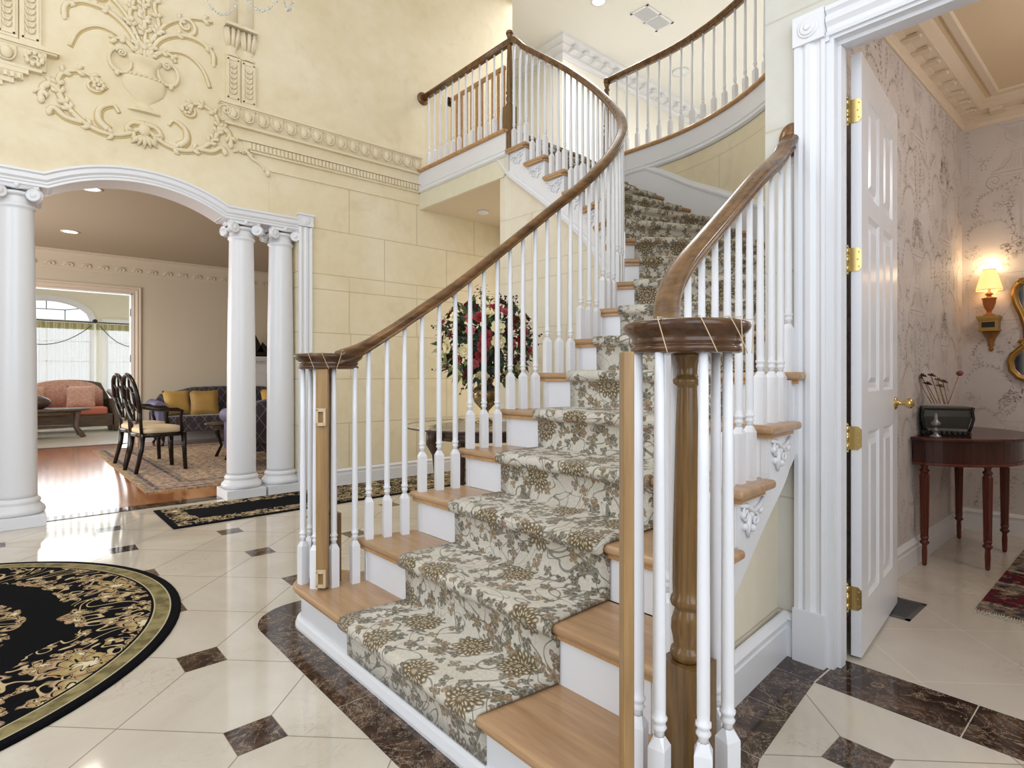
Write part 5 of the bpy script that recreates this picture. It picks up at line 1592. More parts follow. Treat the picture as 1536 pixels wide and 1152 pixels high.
for z in (.235, .855, 1.545, 2.12):
    mb = MB()
    mb.cyl((2.462, .826, z-.048), (2.462, .826, z+.048), .0065, n=10)
    for k in range(3): mb.cyl((2.462, .826, z-.046+.034*k), (2.462, .826, z-.020+.034*k), .0078, n=10)
    mb.ell((2.462, .826, z+.052), .006, 8, 6); mb.ell((2.462, .826, z-.052), .006, 8, 6)
    q = o0-dv*.0015
    pts = []
    ro = .012
    for (u, v) in ((0, -.045), (.034-ro, -.045), (.034, -.045+ro), (.034, .045-ro), (.034-ro, .045), (0, .045)):
        p = q+dn*(-DT/2+.003+u)+Vector((0, 0, z-.012+v)); pts.append(p)
    mb.slab(pts, -dv, .0025)
    mb.add([(2.462, .826, z-.045), tuple(q+dn*(-DT/2+.004)+Vector((-.002, 0, z-.057))), tuple(q+dn*(-DT/2+.004)+Vector((-.002, 0, z+.033))), (2.462, .826, z+.045)], [(0, 1, 2, 3)])
    for v in (-.028, .028, 0):
        mb.ell(q+dn*(.010 if v else .018-.012)+Vector((-.003, 0, z-.012+v)), (.002, .003, .003), 8, 5)
    obj('hinge', mb, MT['brass'], dr)
mb = MB()
for s in (1, -1):
    p = dpt(DW-.06, .955, s*DT/2); ax = dn*s
    mb.lathe(p, [(.030, 0), (.030, .004), (.022, .009), (.010, .012), (.009, .03), (.011, .035), (.021, .045), (.024, .055), (.022, .066), (.012, .072), (0, .073)], 20, axis=ax)
obj('door_knob', mb, MT['brass'], dr)

# floor grille
gr = thing('floor_grille', 'dark metal floor vent grille set in the marble behind the open door', 'vent', (3.17, .84, 0))
gx0, gx1, gy0, gy1 = 3.04, 3.32, .765, .895
mb = MB(); mb.b2(gx0, gx1, gy0, gy0+.018, 0, .004); mb.b2(gx0, gx1, gy1-.018, gy1, 0, .004); mb.b2(gx0, gx0+.02, gy0, gy1, 0, .004); mb.b2(gx1-.02, gx1, gy0, gy1, 0, .004); obj('frame', mb, MT['grille'], gr)
mb = MB()
for k in range(18): mb.b2(gx0+.022+k*.0135, gx0+.028+k*.0135, gy0+.016, gy1-.016, .0005, .003)
obj('dark_opening', MB().b2(gx0+.01, gx1-.01, gy0+.01, gy1-.01, .0002, .0006), MT['iron'], gr); obj('louvre', mb, MT['grille'], gr)

# ================================================================ rugs
def disc_rug(name, cx, cy, r, mat, label):
    mb = MB(); mb.uv = []; n = 96
    vs = []
    for rr, z in ((0, .011), (r*.5, .011), (r-.01, .011), (r, .006), (r, .0005)):
        for i in range(n):
            a = 2*PI*i/n; vs.append((cx+rr*cos(a), cy+rr*sin(a), z)); mb.uv.append((rr*cos(a), rr*sin(a)))
    fs = [(j*n+i, j*n+(i+1) % n, (j+1)*n+(i+1) % n, (j+1)*n+i) for j in range(4) for i in range(n)]
    mb.add(vs, fs, False); return tag(obj(name, mb, mat), label, 'rug')
disc_rug('round_rug', -.58, 3.371, 1.257, MT['rug_round'], 'round black rug with cream flowers and gold border on the marble')
def rect_rug(name, x0, x1, y0, y1, mat, label, z0=.0005, z1=.009, fringe=None):
    mb = MB(); mb.uv = []
    nx, ny = 8, 8; vs = []
    for i in range(nx+1):
        for j in range(ny+1):
            u = (x1-x0)*i/nx; v = (y1-y0)*j/ny; vs.append((x0+u, y0+v, z1)); mb.uv.append((u, v))
    fs = [(i*(ny+1)+j, (i+1)*(ny+1)+j, (i+1)*(ny+1)+j+1, i*(ny+1)+j+1) for i in range(nx) for j in range(ny)]
    k = len(vs); vs += [(x0, y0, z0), (x1, y0, z0), (x1, y1, z0), (x0, y1, z0), (x0, y0, z1), (x1, y0, z1), (x1, y1, z1), (x0, y1, z1)]
    W_, L_ = x1-x0, y1-y0
    mb.uv += [(0, 0), (W_, 0), (W_, L_), (0, L_)]*2
    fs += [(k, k+1, k+5, k+4), (k+1, k+2, k+6, k+5), (k+2, k+3, k+7, k+6), (k+3, k, k+4, k+7)]
    mb.add(vs, fs); o = tag(obj(name, mb, mat), label, 'rug')
    if fringe:
        f = MB(); random.seed(5)
        for (xa, sgn) in fringe:
            y = y0+.004
            while y < y1:
                f.tube([(xa, y, z1*.6), (xa+sgn*.03, y+random.uniform(-.006, .006), .004), (xa+sgn*(.05+random.uniform(0, .015)), y+random.uniform(-.012, .012), .003)], .0022, 4); y += .009
        obj('fringe', f, simple('cream_fringe', 'CFC8BA', .9), o)
    return o
rect_rug('runner_rug', .93, 5.0, 4.68, 5.40, MT['rug_runner'], 'long black runner rug with pale floral border along the arch wall')
rect_rug('persian_rug', 1.02, 4.12, 6.26, 10.31, MT['persian'], 'large faded persian rug on the oak floor of the living room')
rect_rug('red_rug', 3.43, 4.85, -.3, .60, MT['redrug'], 'dark red oriental rug with fringe on the powder room floor', fringe=[(3.43, -1)])

# ================================================================ round table, urn and flowers by the stair
T0 = Vector((2.68, 3.30, 0)); TZ = .75
t = thing('entry_table', 'round entry table with glass top and dark carved legs behind the banister', 'table', tuple(T0))
gm = Mt('glass_table_top'); gm.color(hx('C8C6B8')).rough(.02).p(trans=.0, spec=1.0, coat=1.0); gm.b.inputs['Alpha'].default_value = .35
obj('glass_top', MB().lathe(T0+Vector((0, 0, TZ-.012)), [(.60, 0), (.604, .003), (.604, .009), (.60, .012)], 64), gm.m, t)
mb = MB().lathe(T0+Vector((0, 0, TZ-.022)), [(.600, 0), (.604, .0), (.604, .009), (.600, .0095)], 64, caps=False); obj('top_edge', mb, MT['walnut'], t)
mb = MB().lathe(T0+Vector((0, 0, TZ-.105)), [(.40, 0), (.415, .004), (.415, .02), (.40, .03), (.40, .075), (.43, .083), (.38, .083), (.38, 0)], 48, caps=False); obj('apron', mb, MT['walnut'], t)
for k in range(4):
    a = math.radians(48.53+180+45+k*90-12); d_ = Vector((cos(a), sin(a), 0)); mb = MB()
    pr_ = [(.40, TZ-.03, .042), (.44, TZ-.06, .05), (.445, TZ-.12, .046), (.41, TZ-.20, .036), (.40, TZ-.35, .030), (.41, .25, .028), (.43, .10, .030), (.47, .03, .036), (.49, .012, .030)]
    mb.tube([T0+d_*r_+Vector((0, 0, z)) for r_, z, _ in pr_], [q[2] for q in pr_], 8); obj('leg', mb, MT['walnut'], t)
UB = T0+Vector((-.02, 0, TZ))
ua = thing('urn', 'mottled gold urn on the round entry table holding the bouquet', 'urn', tuple(UB))
obj('body', MB().lathe(UB, [(.075, 0), (.078, .006), (.070, .014), (.035, .024), (.020, .045), (.017, .062), (.024, .074), (.020, .082), (.045, .11), (.082, .150), (.097, .195), (.098, .225), (.085, .252), (.055, .272), (.048, .285), (.058, .300), (.060, .318), (.072, .33), (.070, .336)], 32), MT['urn'], ua)
for s in (-1, 1):
    pts = [UB+Vector((s*(.09+.04*sin(PI*i/10)), 0, .215+.10*i/10)) for i in range(11)]
    obj('handle', MB().tube(pts, .006, 6), MT['urn'], ua)
fl = thing('flower_bouquet', 'big silk bouquet of red roses, ivory lilies and dark leaves in the gold urn', 'flowers', tuple(UB+Vector((0, 0, .33))))
random.seed(11)
FC = UB+Vector((0, 0, .58))
def ondome(az, el, r=1.0): return FC+Vector((.33*r*cos(el)*cos(az), .33*r*cos(el)*sin(az), .31*r*sin(el)))
def petal_mesh(mb, c, n, size, layers=3, k=6, open_=.9, pointed=False):
    n = n.normalized(); u = n.orthogonal().normalized(); v = n.cross(u)
    for L_ in range(layers):
        f = (L_+1)/layers; rr = size*f
        for i in range(k):
            a = 2*PI*(i+.5*L_)/k
            d_ = u*cos(a)+v*sin(a); s_ = n.cross(d_)
            b = c+n*size*.15; tip = c+d_*rr*open_+n*size*(.75-.55*f); m = c+d_*rr*.62+n*size*(.42-.30*f)
            w_ = rr*(.42 if not pointed else .26)
            mb.add([b, m+s_*w_, tip+s_*w_*(.55 if not pointed else .05), tip-s_*w_*(.55 if not pointed else .05), m-s_*w_], [(0, 1, 2, 3, 4)], True)
    mb.ell(c+n*size*.25, size*.2, 6, 5)
def leafm(mb, p, d_, n, L_, W_):
    d_ = d_.normalized(); s_ = d_.cross(n).normalized(); q = p+d_*L_
    m = p+d_*L_*.45+n*L_*.12
    mb.add([p, m+s_*W_, q-n*L_*.1, m-s_*W_, m+n*-.004], [(0, 1, 4), (0, 4, 3), (1, 2, 4), (4, 2, 3)], True)
mb = MB()
for i in range(620):
    az = random.uniform(0, 2*PI); el = math.asin(random.uniform(-.93, .99)); r_ = random.uniform(.35, 1.02); p = ondome(az, el, r_); n = (p-FC).normalized()
    d_ = (n+Vector((random.uniform(-1, 1), random.uniform(-1, 1), random.uniform(-1, .6)))*.9)
    leafm(mb, p, d_, Vector((random.uniform(-1, 1), random.uniform(-1, 1), 1)).normalized(), random.uniform(.05, .095), random.uniform(.014, .026))
mb.ell(FC, (.11, .11, .13), 12, 8)
mb.tube([UB+Vector((0, 0, .30)), FC], .05, 8)
obj('foliage', mb, MT['leaf'], fl)['kind'] = 'stuff'
mb = MB()
for i in range(240):
    az = random.uniform(0, 2*PI); el = math.asin(random.uniform(-.9, .98)); p = ondome(az, el, 1.0); n = (p-FC).normalized()
    leafm(mb, p, n+Vector((random.uniform(-1, 1), random.uniform(-1, 1), random.uniform(-1, 1)))*.7, Vector((0, 0, 1)), random.uniform(.05, .09), .016)
obj('foliage', mb, MT['leaf2'], fl)['kind'] = 'stuff'
view = -(UB.normalized()); az0 = math.atan2(view.y, view.x)
spots = []
tries = 0
while len(spots) < 92 and tries < 4000:
    tries += 1
    az = random.uniform(0, 2*PI); el = math.asin(random.uniform(-.88, .97)); p = ondome(az, el, random.uniform(.92, 1.05))
    if all((p-q).length > .068 for q in spots): spots.append(p)
kinds = ['red', 'ivory', 'crimson', 'pink', 'red', 'ivory', 'pink', 'crimson']
for i, p in enumerate(spots):
    n = (p-FC).normalized(); kd = kinds[i % 8]; mb = MB()
    petal_mesh(mb, p, n, .054 if kd in ('red', 'ivory') else .040, 3 if kd != 'ivory' else 2, 6, .95, kd == 'crimson')
    obj({'red': 'rose', 'ivory': 'lily', 'crimson': 'blossom', 'pink': 'blossom'}[kd], mb, MT[kd], fl, label={'red': 'deep red rose', 'ivory': 'ivory lily', 'crimson': 'dark crimson blossom', 'pink': 'pink blossom'}[kd])
mb = MB(); mbs = MB()
for i in range(34):
    az = random.uniform(0, 2*PI); el = random.uniform(-1.1, 1.25); p = ondome(az, el, .95); n = (p-FC).normalized()
    e = p+n*random.uniform(.07, .13)+Vector((0, 0, random.uniform(-.03, .04))); mbs.tube([p, e], .0018, 4)
    for k in range(6): mb.ell(p+(e-p)*(k/5)+Vector((random.uniform(-.014, .014), random.uniform(-.014, .014), random.uniform(-.012, .012))), .0075, 6, 5)
obj('berries', mb, MT['berry'], fl)['kind'] = 'stuff'
obj('twigs', mbs, MT['leaf'], fl)['kind'] = 'stuff'
mb = MB()
for i in range(26):
    p = FC+Vector((random.uniform(-.05, .02), random.uniform(-.04, .04), .27)); e = p+Vector((random.uniform(-.09, .05), random.uniform(-.05, .05), random.uniform(.04, .14)))
    petal_mesh(mb, e, e-FC, .018, 1, 5, 1, True)
obj('flower_spike', mb, MT['crimson'], fl)['kind'] = 'stuff'

# ================================================================ powder room furniture
tb = thing('demilune_table', 'dark mahogany half-round table on four reeded legs against the wallpaper', 'table', (4.42, .95, 0))
cx, cy = 4.42, .955
def halfd(r, z0, z1, o=0, cyo=0): return MB().prism([(cx+(r)*cos(a)*1.08, cy+cyo+r*.90*sin(a)) for a in [PI+PI*i/32 for i in range(33)]]+[(cx+r*1.08, cy+cyo+.02), (cx-r*1.08, cy+cyo+.02)], z0, z1)
obj('table_top', halfd(.50, .727, .748), MT['mahog'], tb, bevel=.006, seg=2, angle=60)
obj('apron', halfd(.445, .60, .727), MT['mahog'], tb)
obj('apron_moulding', halfd(.46, .588, .603), MT['mahog_leg'], tb, bevel=.004)
dw_ = obj('drawer', MB().prism([(cx+.452*cos(a)*1.08, cy+.452*.9*sin(a)) for a in [1.62*PI+.30*PI*i/10 for i in range(11)]]+[(cx+.44*cos(a)*1.08, cy+.44*.9*sin(a)) for a in [1.92*PI-.30*PI*i/10 for i in range(11)]], .615, .715), MT['mahog'], tb)
a = 1.77*PI; kp = Vector((cx+.455*cos(a)*1.08, cy+.455*.9*sin(a), .665)); nrm = Vector((cos(a), sin(a), 0))
mb = MB().lathe(kp, [(.014, 0), (.014, .004), (.006, .008), (.006, .016)], 12, axis=nrm)
ring = [kp+nrm*.016+Vector((-sin(a), cos(a), 0))*.022*cos(q)+Vector((0, 0, -.02+.022*sin(q))) for q in [2*PI*i/14 for i in range(15)]]
mb.tube(ring, .0035, 6); obj('drawer_pull', mb, MT['dark'], dw_)
for (x, y) in ((4.005, .935), (4.165, .675), (4.835, .935), (4.675, .675)):
    mb = MB(); mb.b2(x-.024, x+.024, y-.024, y+.024, .585, .727)
    mb.lathe((x, y, 0), [(.008, 0), (.012, .01), (.014, .08), (.012, .115), (.016, .122), (.024, .130), (.024, .138), (.016, .146), (.020, .155), (.021, .17)], 16)
    # reeded shaft
    vs = []; n = 24; lv = [(.019, .17), (.022, .35), (.0245, .52), (.018, .535)]
    for r_, z in lv:
        for i in range(n):
            aa = 2*PI*i/n; rr = r_*(1 if i % 2 else .84); vs.append((x+rr*cos(aa), y+rr*sin(aa), z))
    mb.add(vs, [(j*n+i, j*n+(i+1) % n, (j+1)*n+(i+1) % n, (j+1)*n+i) for j in range(3) for i in range(n)])
    mb.lathe((x, y, .535), [(.016, 0), (.024, .008), (.024, .016), (.015, .026), (.018, .04), (.024, .05)], 16)
    obj('leg', mb, MT['mahog_leg'], tb)
# planter and dried flowers
bp = Vector((4.16, .875, .748))
pl_ = thing('planter_box', 'dark bronze scrolled planter box on the half-round table', 'planter', tuple(bp))
rz = -1.15; M2 = Matrix.Rotation(rz, 3, 'Z')
def shape(z, hw, hd): return [bp+M2 @ Vector((sx*hw, sy*hd, z)) for sx, sy in ((-1, -1), (1, -1), (1, 1), (-1, 1))]
mb = MB(); lv = [(0, .112, .066), (.010, .116, .07), (.028, .112, .068), (.040, .10, .060), (.11, .116, .068), (.145, .110, .064), (.158, .118, .07), (.168, .116, .068)]
vs = []
for z, a, b in lv: vs += shape(z, a, b)
fs = [(4*j+i, 4*j+(i+1) % 4, 4*j+4+(i+1) % 4, 4*j+4+i) for j in range(len(lv)-1) for i in range(4)]+[(3, 2, 1, 0), (28, 29, 30, 31)]
mb.add(vs, fs); obj('box', mb, simple('pewter_panel', '4A4A46', .35, .5, var=.2), pl_, bevel=.003)
mb = MB()
for s in (-1, 1):
    for q in (-1, 1):
        pts = [bp+M2 @ Vector((s*x_, q*.072, z)) for x_, z in ((.098, .02), (.11, .05), (.122, .10), (.116, .14), (.122, .165))]; mb.tube(pts, .008, 6)
for k in range(9): mb.ell(bp+M2 @ Vector((-.10+.025*k, -.070, .02)), (.014, .008, .012), 8, 5)
obj('scroll_trim', mb, MT['dark'], pl_)
dfl = thing('dried_flowers', 'dried roses and seed heads in the dark planter box', 'flowers', tuple(bp+Vector((0, 0, .18))))
random.seed(4)
mb = MB(); heads = [(-.10, .20), (-.075, .215), (-.03, .215), (.0, .18), (.03, .165), (-.05, .15), (.01, .13)]
for i, (dx_, h_) in enumerate(heads):
    p = bp+M2 @ Vector((dx_*.6, 0, .18)); e = bp+M2 @ Vector((dx_-.03, -.01*i % .03, .18+h_*.75))
    mb.tube([p, e], .0025, 5)
e2 = bp+M2 @ Vector((.075, 0, .36)); mb.tube([bp+M2 @ Vector((.02, 0, .18)), e2], .002, 5)
obj('stem', mb, MT['dried2'], dfl)
for i, (dx_, h_) in enumerate(heads):
    e = bp+M2 @ Vector((dx_-.03, -.01*i % .03, .18+h_*.75)); mb = MB(); petal_mesh(mb, e, Vector((dx_, -.3, 1)), .034, 3, 6, .8)
    obj('flower_head', mb, MT['dried'] if i % 3 else MT['dried2'], dfl)
obj('seed_head', MB().ell(e2, (.018, .018, .016), 10, 8), MT['dried'], dfl)
cp = Vector((3.935, .865, .748))
sc_ = thing('candle_lamp', 'small ornate metal perfume lamp on the table before the planter', 'ornament', tuple(cp))
obj('stand', MB().lathe(cp, [(.028, 0), (.026, .01), (.012, .018), (.008, .035), (.022, .042), (.006, .052), (.008, .06)], 18), MT['steel'], sc_)
obj('bowl', MB().lathe(cp+Vector((0, 0, .058)), [(.008, 0), (.022, .012), (.024, .024), (.014, .036), (.008, .045), (.010, .06), (.004, .075), (.0, .08)], 18), MT['steel'], sc_)
# sconce
sy = .822
br = thing('wall_bracket', 'small gilt wall bracket with framed panel holding the lamp', 'wall bracket', (PX, sy, 1.27))
mb = MB(); mb.b2(PX-.13, PX, sy-.062, sy+.062, 1.487, 1.503); mb.b2(PX-.12, PX, sy-.057, sy+.057, 1.475, 1.487); mb.b2(PX-.105, PX, sy-.052, sy+.052, 1.41, 1.475); mb.b2(PX-.115, PX, sy-.057, sy+.057, 1.40, 1.412); bs_ = obj('shelf', mb, MT['gold'], br)
obj('panel', MB().b2(PX-.108, PX-.104, sy-.036, sy+.036, 1.425, 1.462), MT['dark'], bs_)
obj('corbel', MB().lathe((PX, sy, 1.262), [(.004, 0), (.012, .006), (.016, .018), (.010, .028), (.020, .04), (.018, .06), (.028, .09), (.05, .125), (.055, .14)], 20, sy=.95), simple('amber_wood', '9A6A35', .35, var=.2), br)
lm_ = thing('table_lamp', 'small lit lamp with pleated cream shade on the gilt wall bracket', 'lamp', (PX-.062, sy, 1.503))
lc = Vector((PX-.068, sy, 1.503))
obj('lamp_base', MB().lathe(lc, [(.036, 0), (.036, .008), (.026, .014), (.014, .022), (.014, .034), (.026, .055), (.036, .09), (.038, .115), (.042, .12), (.042, .126), (.016, .132), (.012, .142), (.024, .15), (.022, .16), (.008, .166), (.008, .19)], 22), simple('carved_amber_wood', 'A5622C', .3, var=.25), lm_)
vs = []; n = 72
for r_, z in ((.074, .178), (.072, .185), (.056, .25), (.038, .318), (.036, .324)):
    for i in range(n):
        a = 2*PI*i/n; rr = r_*(1+.018*(i % 2)); vs.append((lc.x+rr*cos(a), lc.y+rr*sin(a), lc.z+z))
mb = MB(); mb.add(vs, [(j*n+i, j*n+(i+1) % n, (j+1)*n+(i+1) % n, (j+1)*n+i) for j in range(4) for i in range(n)], True)
sh_ = obj('lamp_shade', mb, MT['shade'], lm_)
mb = MB()
for z, r_ in ((.179, .076), (.322, .038)):
    mb.tube([(lc.x+r_*cos(2*PI*i/40), lc.y+r_*sin(2*PI*i/40), lc.z+z) for i in range(41)], .002, 5)
obj('shade_trim', mb, MT['gold'], sh_)
point('lamp_bulb_light', (lc.x, lc.y, lc.z+.345), 2.6, (1, .70, .38), .03)
point('lamp_bulb_light_low', (lc.x-.0, lc.y, lc.z+.172), 1.3, (1, .70, .38), .012)
# mirror
mr = thing('lyre_mirror', 'gilt scrolled wall mirror at the right edge of the powder room', 'mirror', (PX, .45, 1.06))
my = .52; prof_ = [(0, 1.765), (.05, 1.762), (.10, 1.745), (.145, 1.72), (.17, 1.69), (.178, 1.64), (.165, 1.58), (.135, 1.50), (.115, 1.42), (.112, 1.36), (.12, 1.30), (.15, 1.27), (.185, 1.235), (.20, 1.19), (.19, 1.13), (.155, 1.085), (.10, 1.06), (.05, 1.055), (0, 1.05)]
PR = [(my+a, z) for a, z in prof_]+[(my-a, z) for a, z in prof_[-2:0:-1]]
mb = MB(); mb.slab([(PX-.012, y_, z) for y_, z in PR], (1, 0, 0), .01); obj('glass', mb, MT['mirror'], mr)
for o_, r_ in ((0, .020), (.0, .010)):
    pts = [(PX-.02-(.014 if r_ < .02 else 0), y_, z) for y_, z in PR]+[(PX-.02, PR[0][0], PR[0][1])]
    obj('frame', MB().tube(pts, r_, 8), MT['gold'], mr)
mb = MB()
for s in (-1, 1):
    mb.tube([(PX-.035, my+s*(.125+.026*(1-i/14)*cos(.8*i)), 1.315+.026*(1-i/14)*sin(.8*i)) for i in range(14)], .010, 6)
    mb.tube([(PX-.035, my+s*(.135+.022*(1-i/14)*cos(.8*i)), 1.725+.022*(1-i/14)*sin(.8*i)) for i in range(14)], .010, 6)
obj('scroll', mb, MT['gold'], mr)
# ================================================================ living room
def armchair(c, rz, label):
    t = thing('dining_armchair', label, 'chair', (c[0], c[1], .009), 'black oval-back armchairs with cream seats')
    t.rotation_euler = (0, 0, 0)
    Mz = Matrix.Rotation(rz, 3, 'Z'); B = Vector((c[0], c[1], .009))
    W = lambda x, y, z: B+Mz @ Vector((x, y, z))      # x forward, y left
    mb = MB()
    seat = []
    for z, k in ((.43, .92), (.445, 1.0), (.475, 1.0), (.50, .9), (.512, .6), (.515, .0)):
        for i in range(20):
            a = 2*PI*i/20; q = (abs(cos(a))**4+abs(sin(a))**4)**-.25; seat.append(W(.235*cos(a)*q*k*.97, .245*sin(a)*q*k*.97, z))
    mb.add(seat, [(j*20+i, j*20+(i+1) % 20, (j+1)*20+(i+1) % 20, (j+1)*20+i) for j in range(5) for i in range(20)], True); obj('seat', mb, MT['cream_f'], t)
    mb = MB(); mb.tube([W(.22*cos(a)*((abs(cos(a))**4+abs(sin(a))**4)**-.25), .235*sin(a)*((abs(cos(a))**4+abs(sin(a))**4)**-.25), .415) for a in [2*PI*i/28 for i in range(29)]], .024, 8); obj('seat_rail', mb, MT['black'], t)
    for x, y, fx, fy in ((.21, .21, .015, .01), (.21, -.21, .015, -.01), (-.20, .18, -.07, .02), (-.20, -.18, -.07, -.02)):
        obj('leg', MB().tube([W(x, y, .43), W(x+fx*.2, y+fy*.3, .25), W(x+fx, y+fy, 0.0)], [.030, .025, .021], 8), MT['black'], t)
    # oval pierced back
    mb = MB()
    def Bk(u, v): return W(-.21-.085*v/.5, u, .53+v)
    ov = [Bk(.235*cos(a), .29+.27*sin(a)) for a in [2*PI*i/32 for i in range(33)]]
    mb.tube(ov, .024, 8)
    for s in (-1, 1):
        mb.tube([W(-.205, s*.17, .43), Bk(s*.17, .04), Bk(s*.21, .15)], .018, 8)
    iv = [Bk(.10*cos(a), .29+.13*sin(a)) for a in [2*PI*i/24 for i in range(25)]]
    mb.tube(iv, .018, 6)
    for a in [PI/6+PI/3*i for i in range(6)]:
        mb.tube([Bk(.10*cos(a), .29+.13*sin(a)), Bk(.225*cos(a+.2), .29+.26*sin(a+.2))], .011, 6)
    obj('backrest', mb, MT['black'], t)
    for s in (-1, 1):
        obj('armrest', MB().tube([Bk(s*.225, .20), W(-.05, s*.27, .70), W(.12, s*.275, .695), W(.17, s*.27, .68), W(.16, s*.25, .58), W(.19, s*.23, .44)], [.015, .019, .022, .02, .017, .019], 8), MT['black'], t)
    return t
armchair((1.37, 7.73), .12, 'black carved armchair with cream seat, nearer one of the two on the rug')
armchair((1.36, 8.41), .12, 'black carved armchair with cream seat, farther one of the two on the rug')

def settee(c, rz, W_, label, arm_mat, group=None, name='settee', feet=.14):
    """camel-back settee; local x along its length, +y towards the back"""
    t = thing(name, label, 'sofa', (c[0], c[1], .009), group); Mz = Matrix.Rotation(rz, 3, 'Z'); B = Vector((c[0], c[1], .009))
    P = lambda x, y, z: B+Mz @ Vector((x, y, z))
    hw = W_/2
    mb = MB()
    n = 32; vs = []
    for i in range(n+1):
        x = -hw+W_*i/n; h_ = .80+.13*cos(PI*x/W_)**2-.05*abs(cos(2*PI*x/W_))
        ed = 1-.35*max(0, (abs(x)-hw+.12)/.12)
        for y, z in ((.20, .30), (.22, .55), (.25*1, h_*ed), (.31, (h_+.025)*ed), (.37, h_*ed-.01), (.37, .30)):
            vs.append(P(x, y, z))
    fs = [(i*6+j, (i+1)*6+j, (i+1)*6+(j+1) % 6, i*6+(j+1) % 6) for i in range(n) for j in range(6)]+[tuple(range(6)), tuple(n*6+j for j in reversed(range(6)))]
    mb.add(vs, fs, True); obj('backrest', mb, MT['quilt'], t)
    mb = MB(); mb.add([P(x, y, z) for x in (-hw+.02, hw-.02) for y in (-.38, .30) for z in (.20, .33)], [(0, 1, 3, 2), (4, 6, 7, 5), (0, 4, 5, 1), (2, 3, 7, 6), (0, 2, 6, 4), (1, 5, 7, 3)]); obj('seat_frame', mb, MT['quilt'], t, bevel=.02)
    mb = MB(); mb.add([P(x, y, z) for x in (-hw+.10, hw-.10) for y in (-.40, .22) for z in (.33, .45)], [(0, 1, 3, 2), (4, 6, 7, 5), (0, 4, 5, 1), (2, 3, 7, 6), (0, 2, 6, 4), (1, 5, 7, 3)]); obj('seat_cushion', mb, MT['quilt'], t, bevel=.035, seg=3)
    for s in (-1, 1):
        mb = MB(); mb.add([P(x, y, z) for x in (s*hw-s*.11, s*hw) for y in (-.36, .30) for z in (.20, .58)], [(0, 1, 3, 2), (4, 6, 7, 5), (0, 4, 5, 1), (2, 3, 7, 6), (0, 2, 6, 4), (1, 5, 7, 3)])
        a = P(s*hw-s*.03, -.37, .60); b = P(s*hw-s*.03, .30, .62); mb.cyl(a, b, .085, .085, 18)
        obj('armrest', mb, arm_mat, t, bevel=.01)
    for x in (-hw+.08, 0, hw-.08):
        for y in (-.32, .30):
            obj('leg', MB().tube([P(x, y, .22), P(x*1.01, y*1.05, .13), P(x*1.0, y*1.0, .05), P(x*1.02, y*1.1, 0)], [.035, .032, .016, .022], 8), MT['black'], t)
    return t
settee((2.98, 10.50), 0, 2.35, 'dark plum quilted camel-back settee against the far living room wall', MT['lav'])
settee((3.10, 7.25), PI, 2.1, 'navy diamond-quilted settee with its back to the columns', MT['lav'])
def pillow(c, s_, rx, rz, mat, label, group=None):
    mb = MB(); n = 10; vs = []
    Mz = Matrix.Rotation(rz, 3, 'Z') @ Matrix.Rotation(rx, 3, 'X')
    for sg in (-1, 1):
        for i in range(n+1):
            for j in range(n+1):
                u = -1+2*i/n; v = -1+2*j/n; h_ = (max(0, (1-u**4)*(1-v**4)))**.5*.30
                k = 1-.07*(1-abs(u*v))
                vs.append(Vector(c)+Mz @ Vector((u*s_*k, sg*h_*s_, v*s_*k)))
    m = (n+1)**2; fs = []
    for q in (0, 1):
        for i in range(n):
            for j in range(n): fs.append(tuple(q*m+e for e in (i*(n+1)+j, (i+1)*(n+1)+j, (i+1)*(n+1)+j+1, i*(n+1)+j+1)))
    mb.add(vs, fs, True); return tag(obj('pillow', mb, mat), label, 'pillow', group)
pillow((2.12, 10.42, .66), .20, -.35, .25, simple('pale_gold_silk', 'C4A15A', .5, var=.3), 'pale gold pillow at the left arm of the far settee')
pillow((2.50, 10.36, .65), .21, -.35, -.1, MT['goldf'], 'dark gold fringed pillow leaning beside the pale one on the settee')
pillow((3.60, 10.38, .66), .20, -.35, -.1, simple('bright_gold_silk', 'D0A850', .5, var=.2), 'bright gold pillow at the right end of the far settee')
# coffee table
ct = thing('coffee_table', 'small dark oval coffee table with curved legs between the settees', 'table', (2.50, 8.20, .009))
cc = Vector((2.50, 8.20, .009))
obj('table_top', MB().lathe(cc+Vector((0, 0, .44)), [(.50, 0), (.52, .008), (.52, .02), (.50, .026)], 40, sy=.7), MT['black'], ct)
obj('apron', MB().lathe(cc+Vector((0, 0, .38)), [(.40, 0), (.44, .02), (.45, .06)], 32, sy=.65), MT['walnut'], ct)
for k in range(4):
    a = PI/4+k*PI/2; d_ = Vector((cos(a), sin(a)*.7, 0))
    obj('leg', MB().tube([cc+d_*.40+Vector((0, 0, .42)), cc+d_*.45+Vector((0, 0, .33)), cc+d_*.38+Vector((0, 0, .15)), cc+d_*.46+Vector((0, 0, 0.0))], [.035, .03, .018, .022], 8), MT['black'], ct)
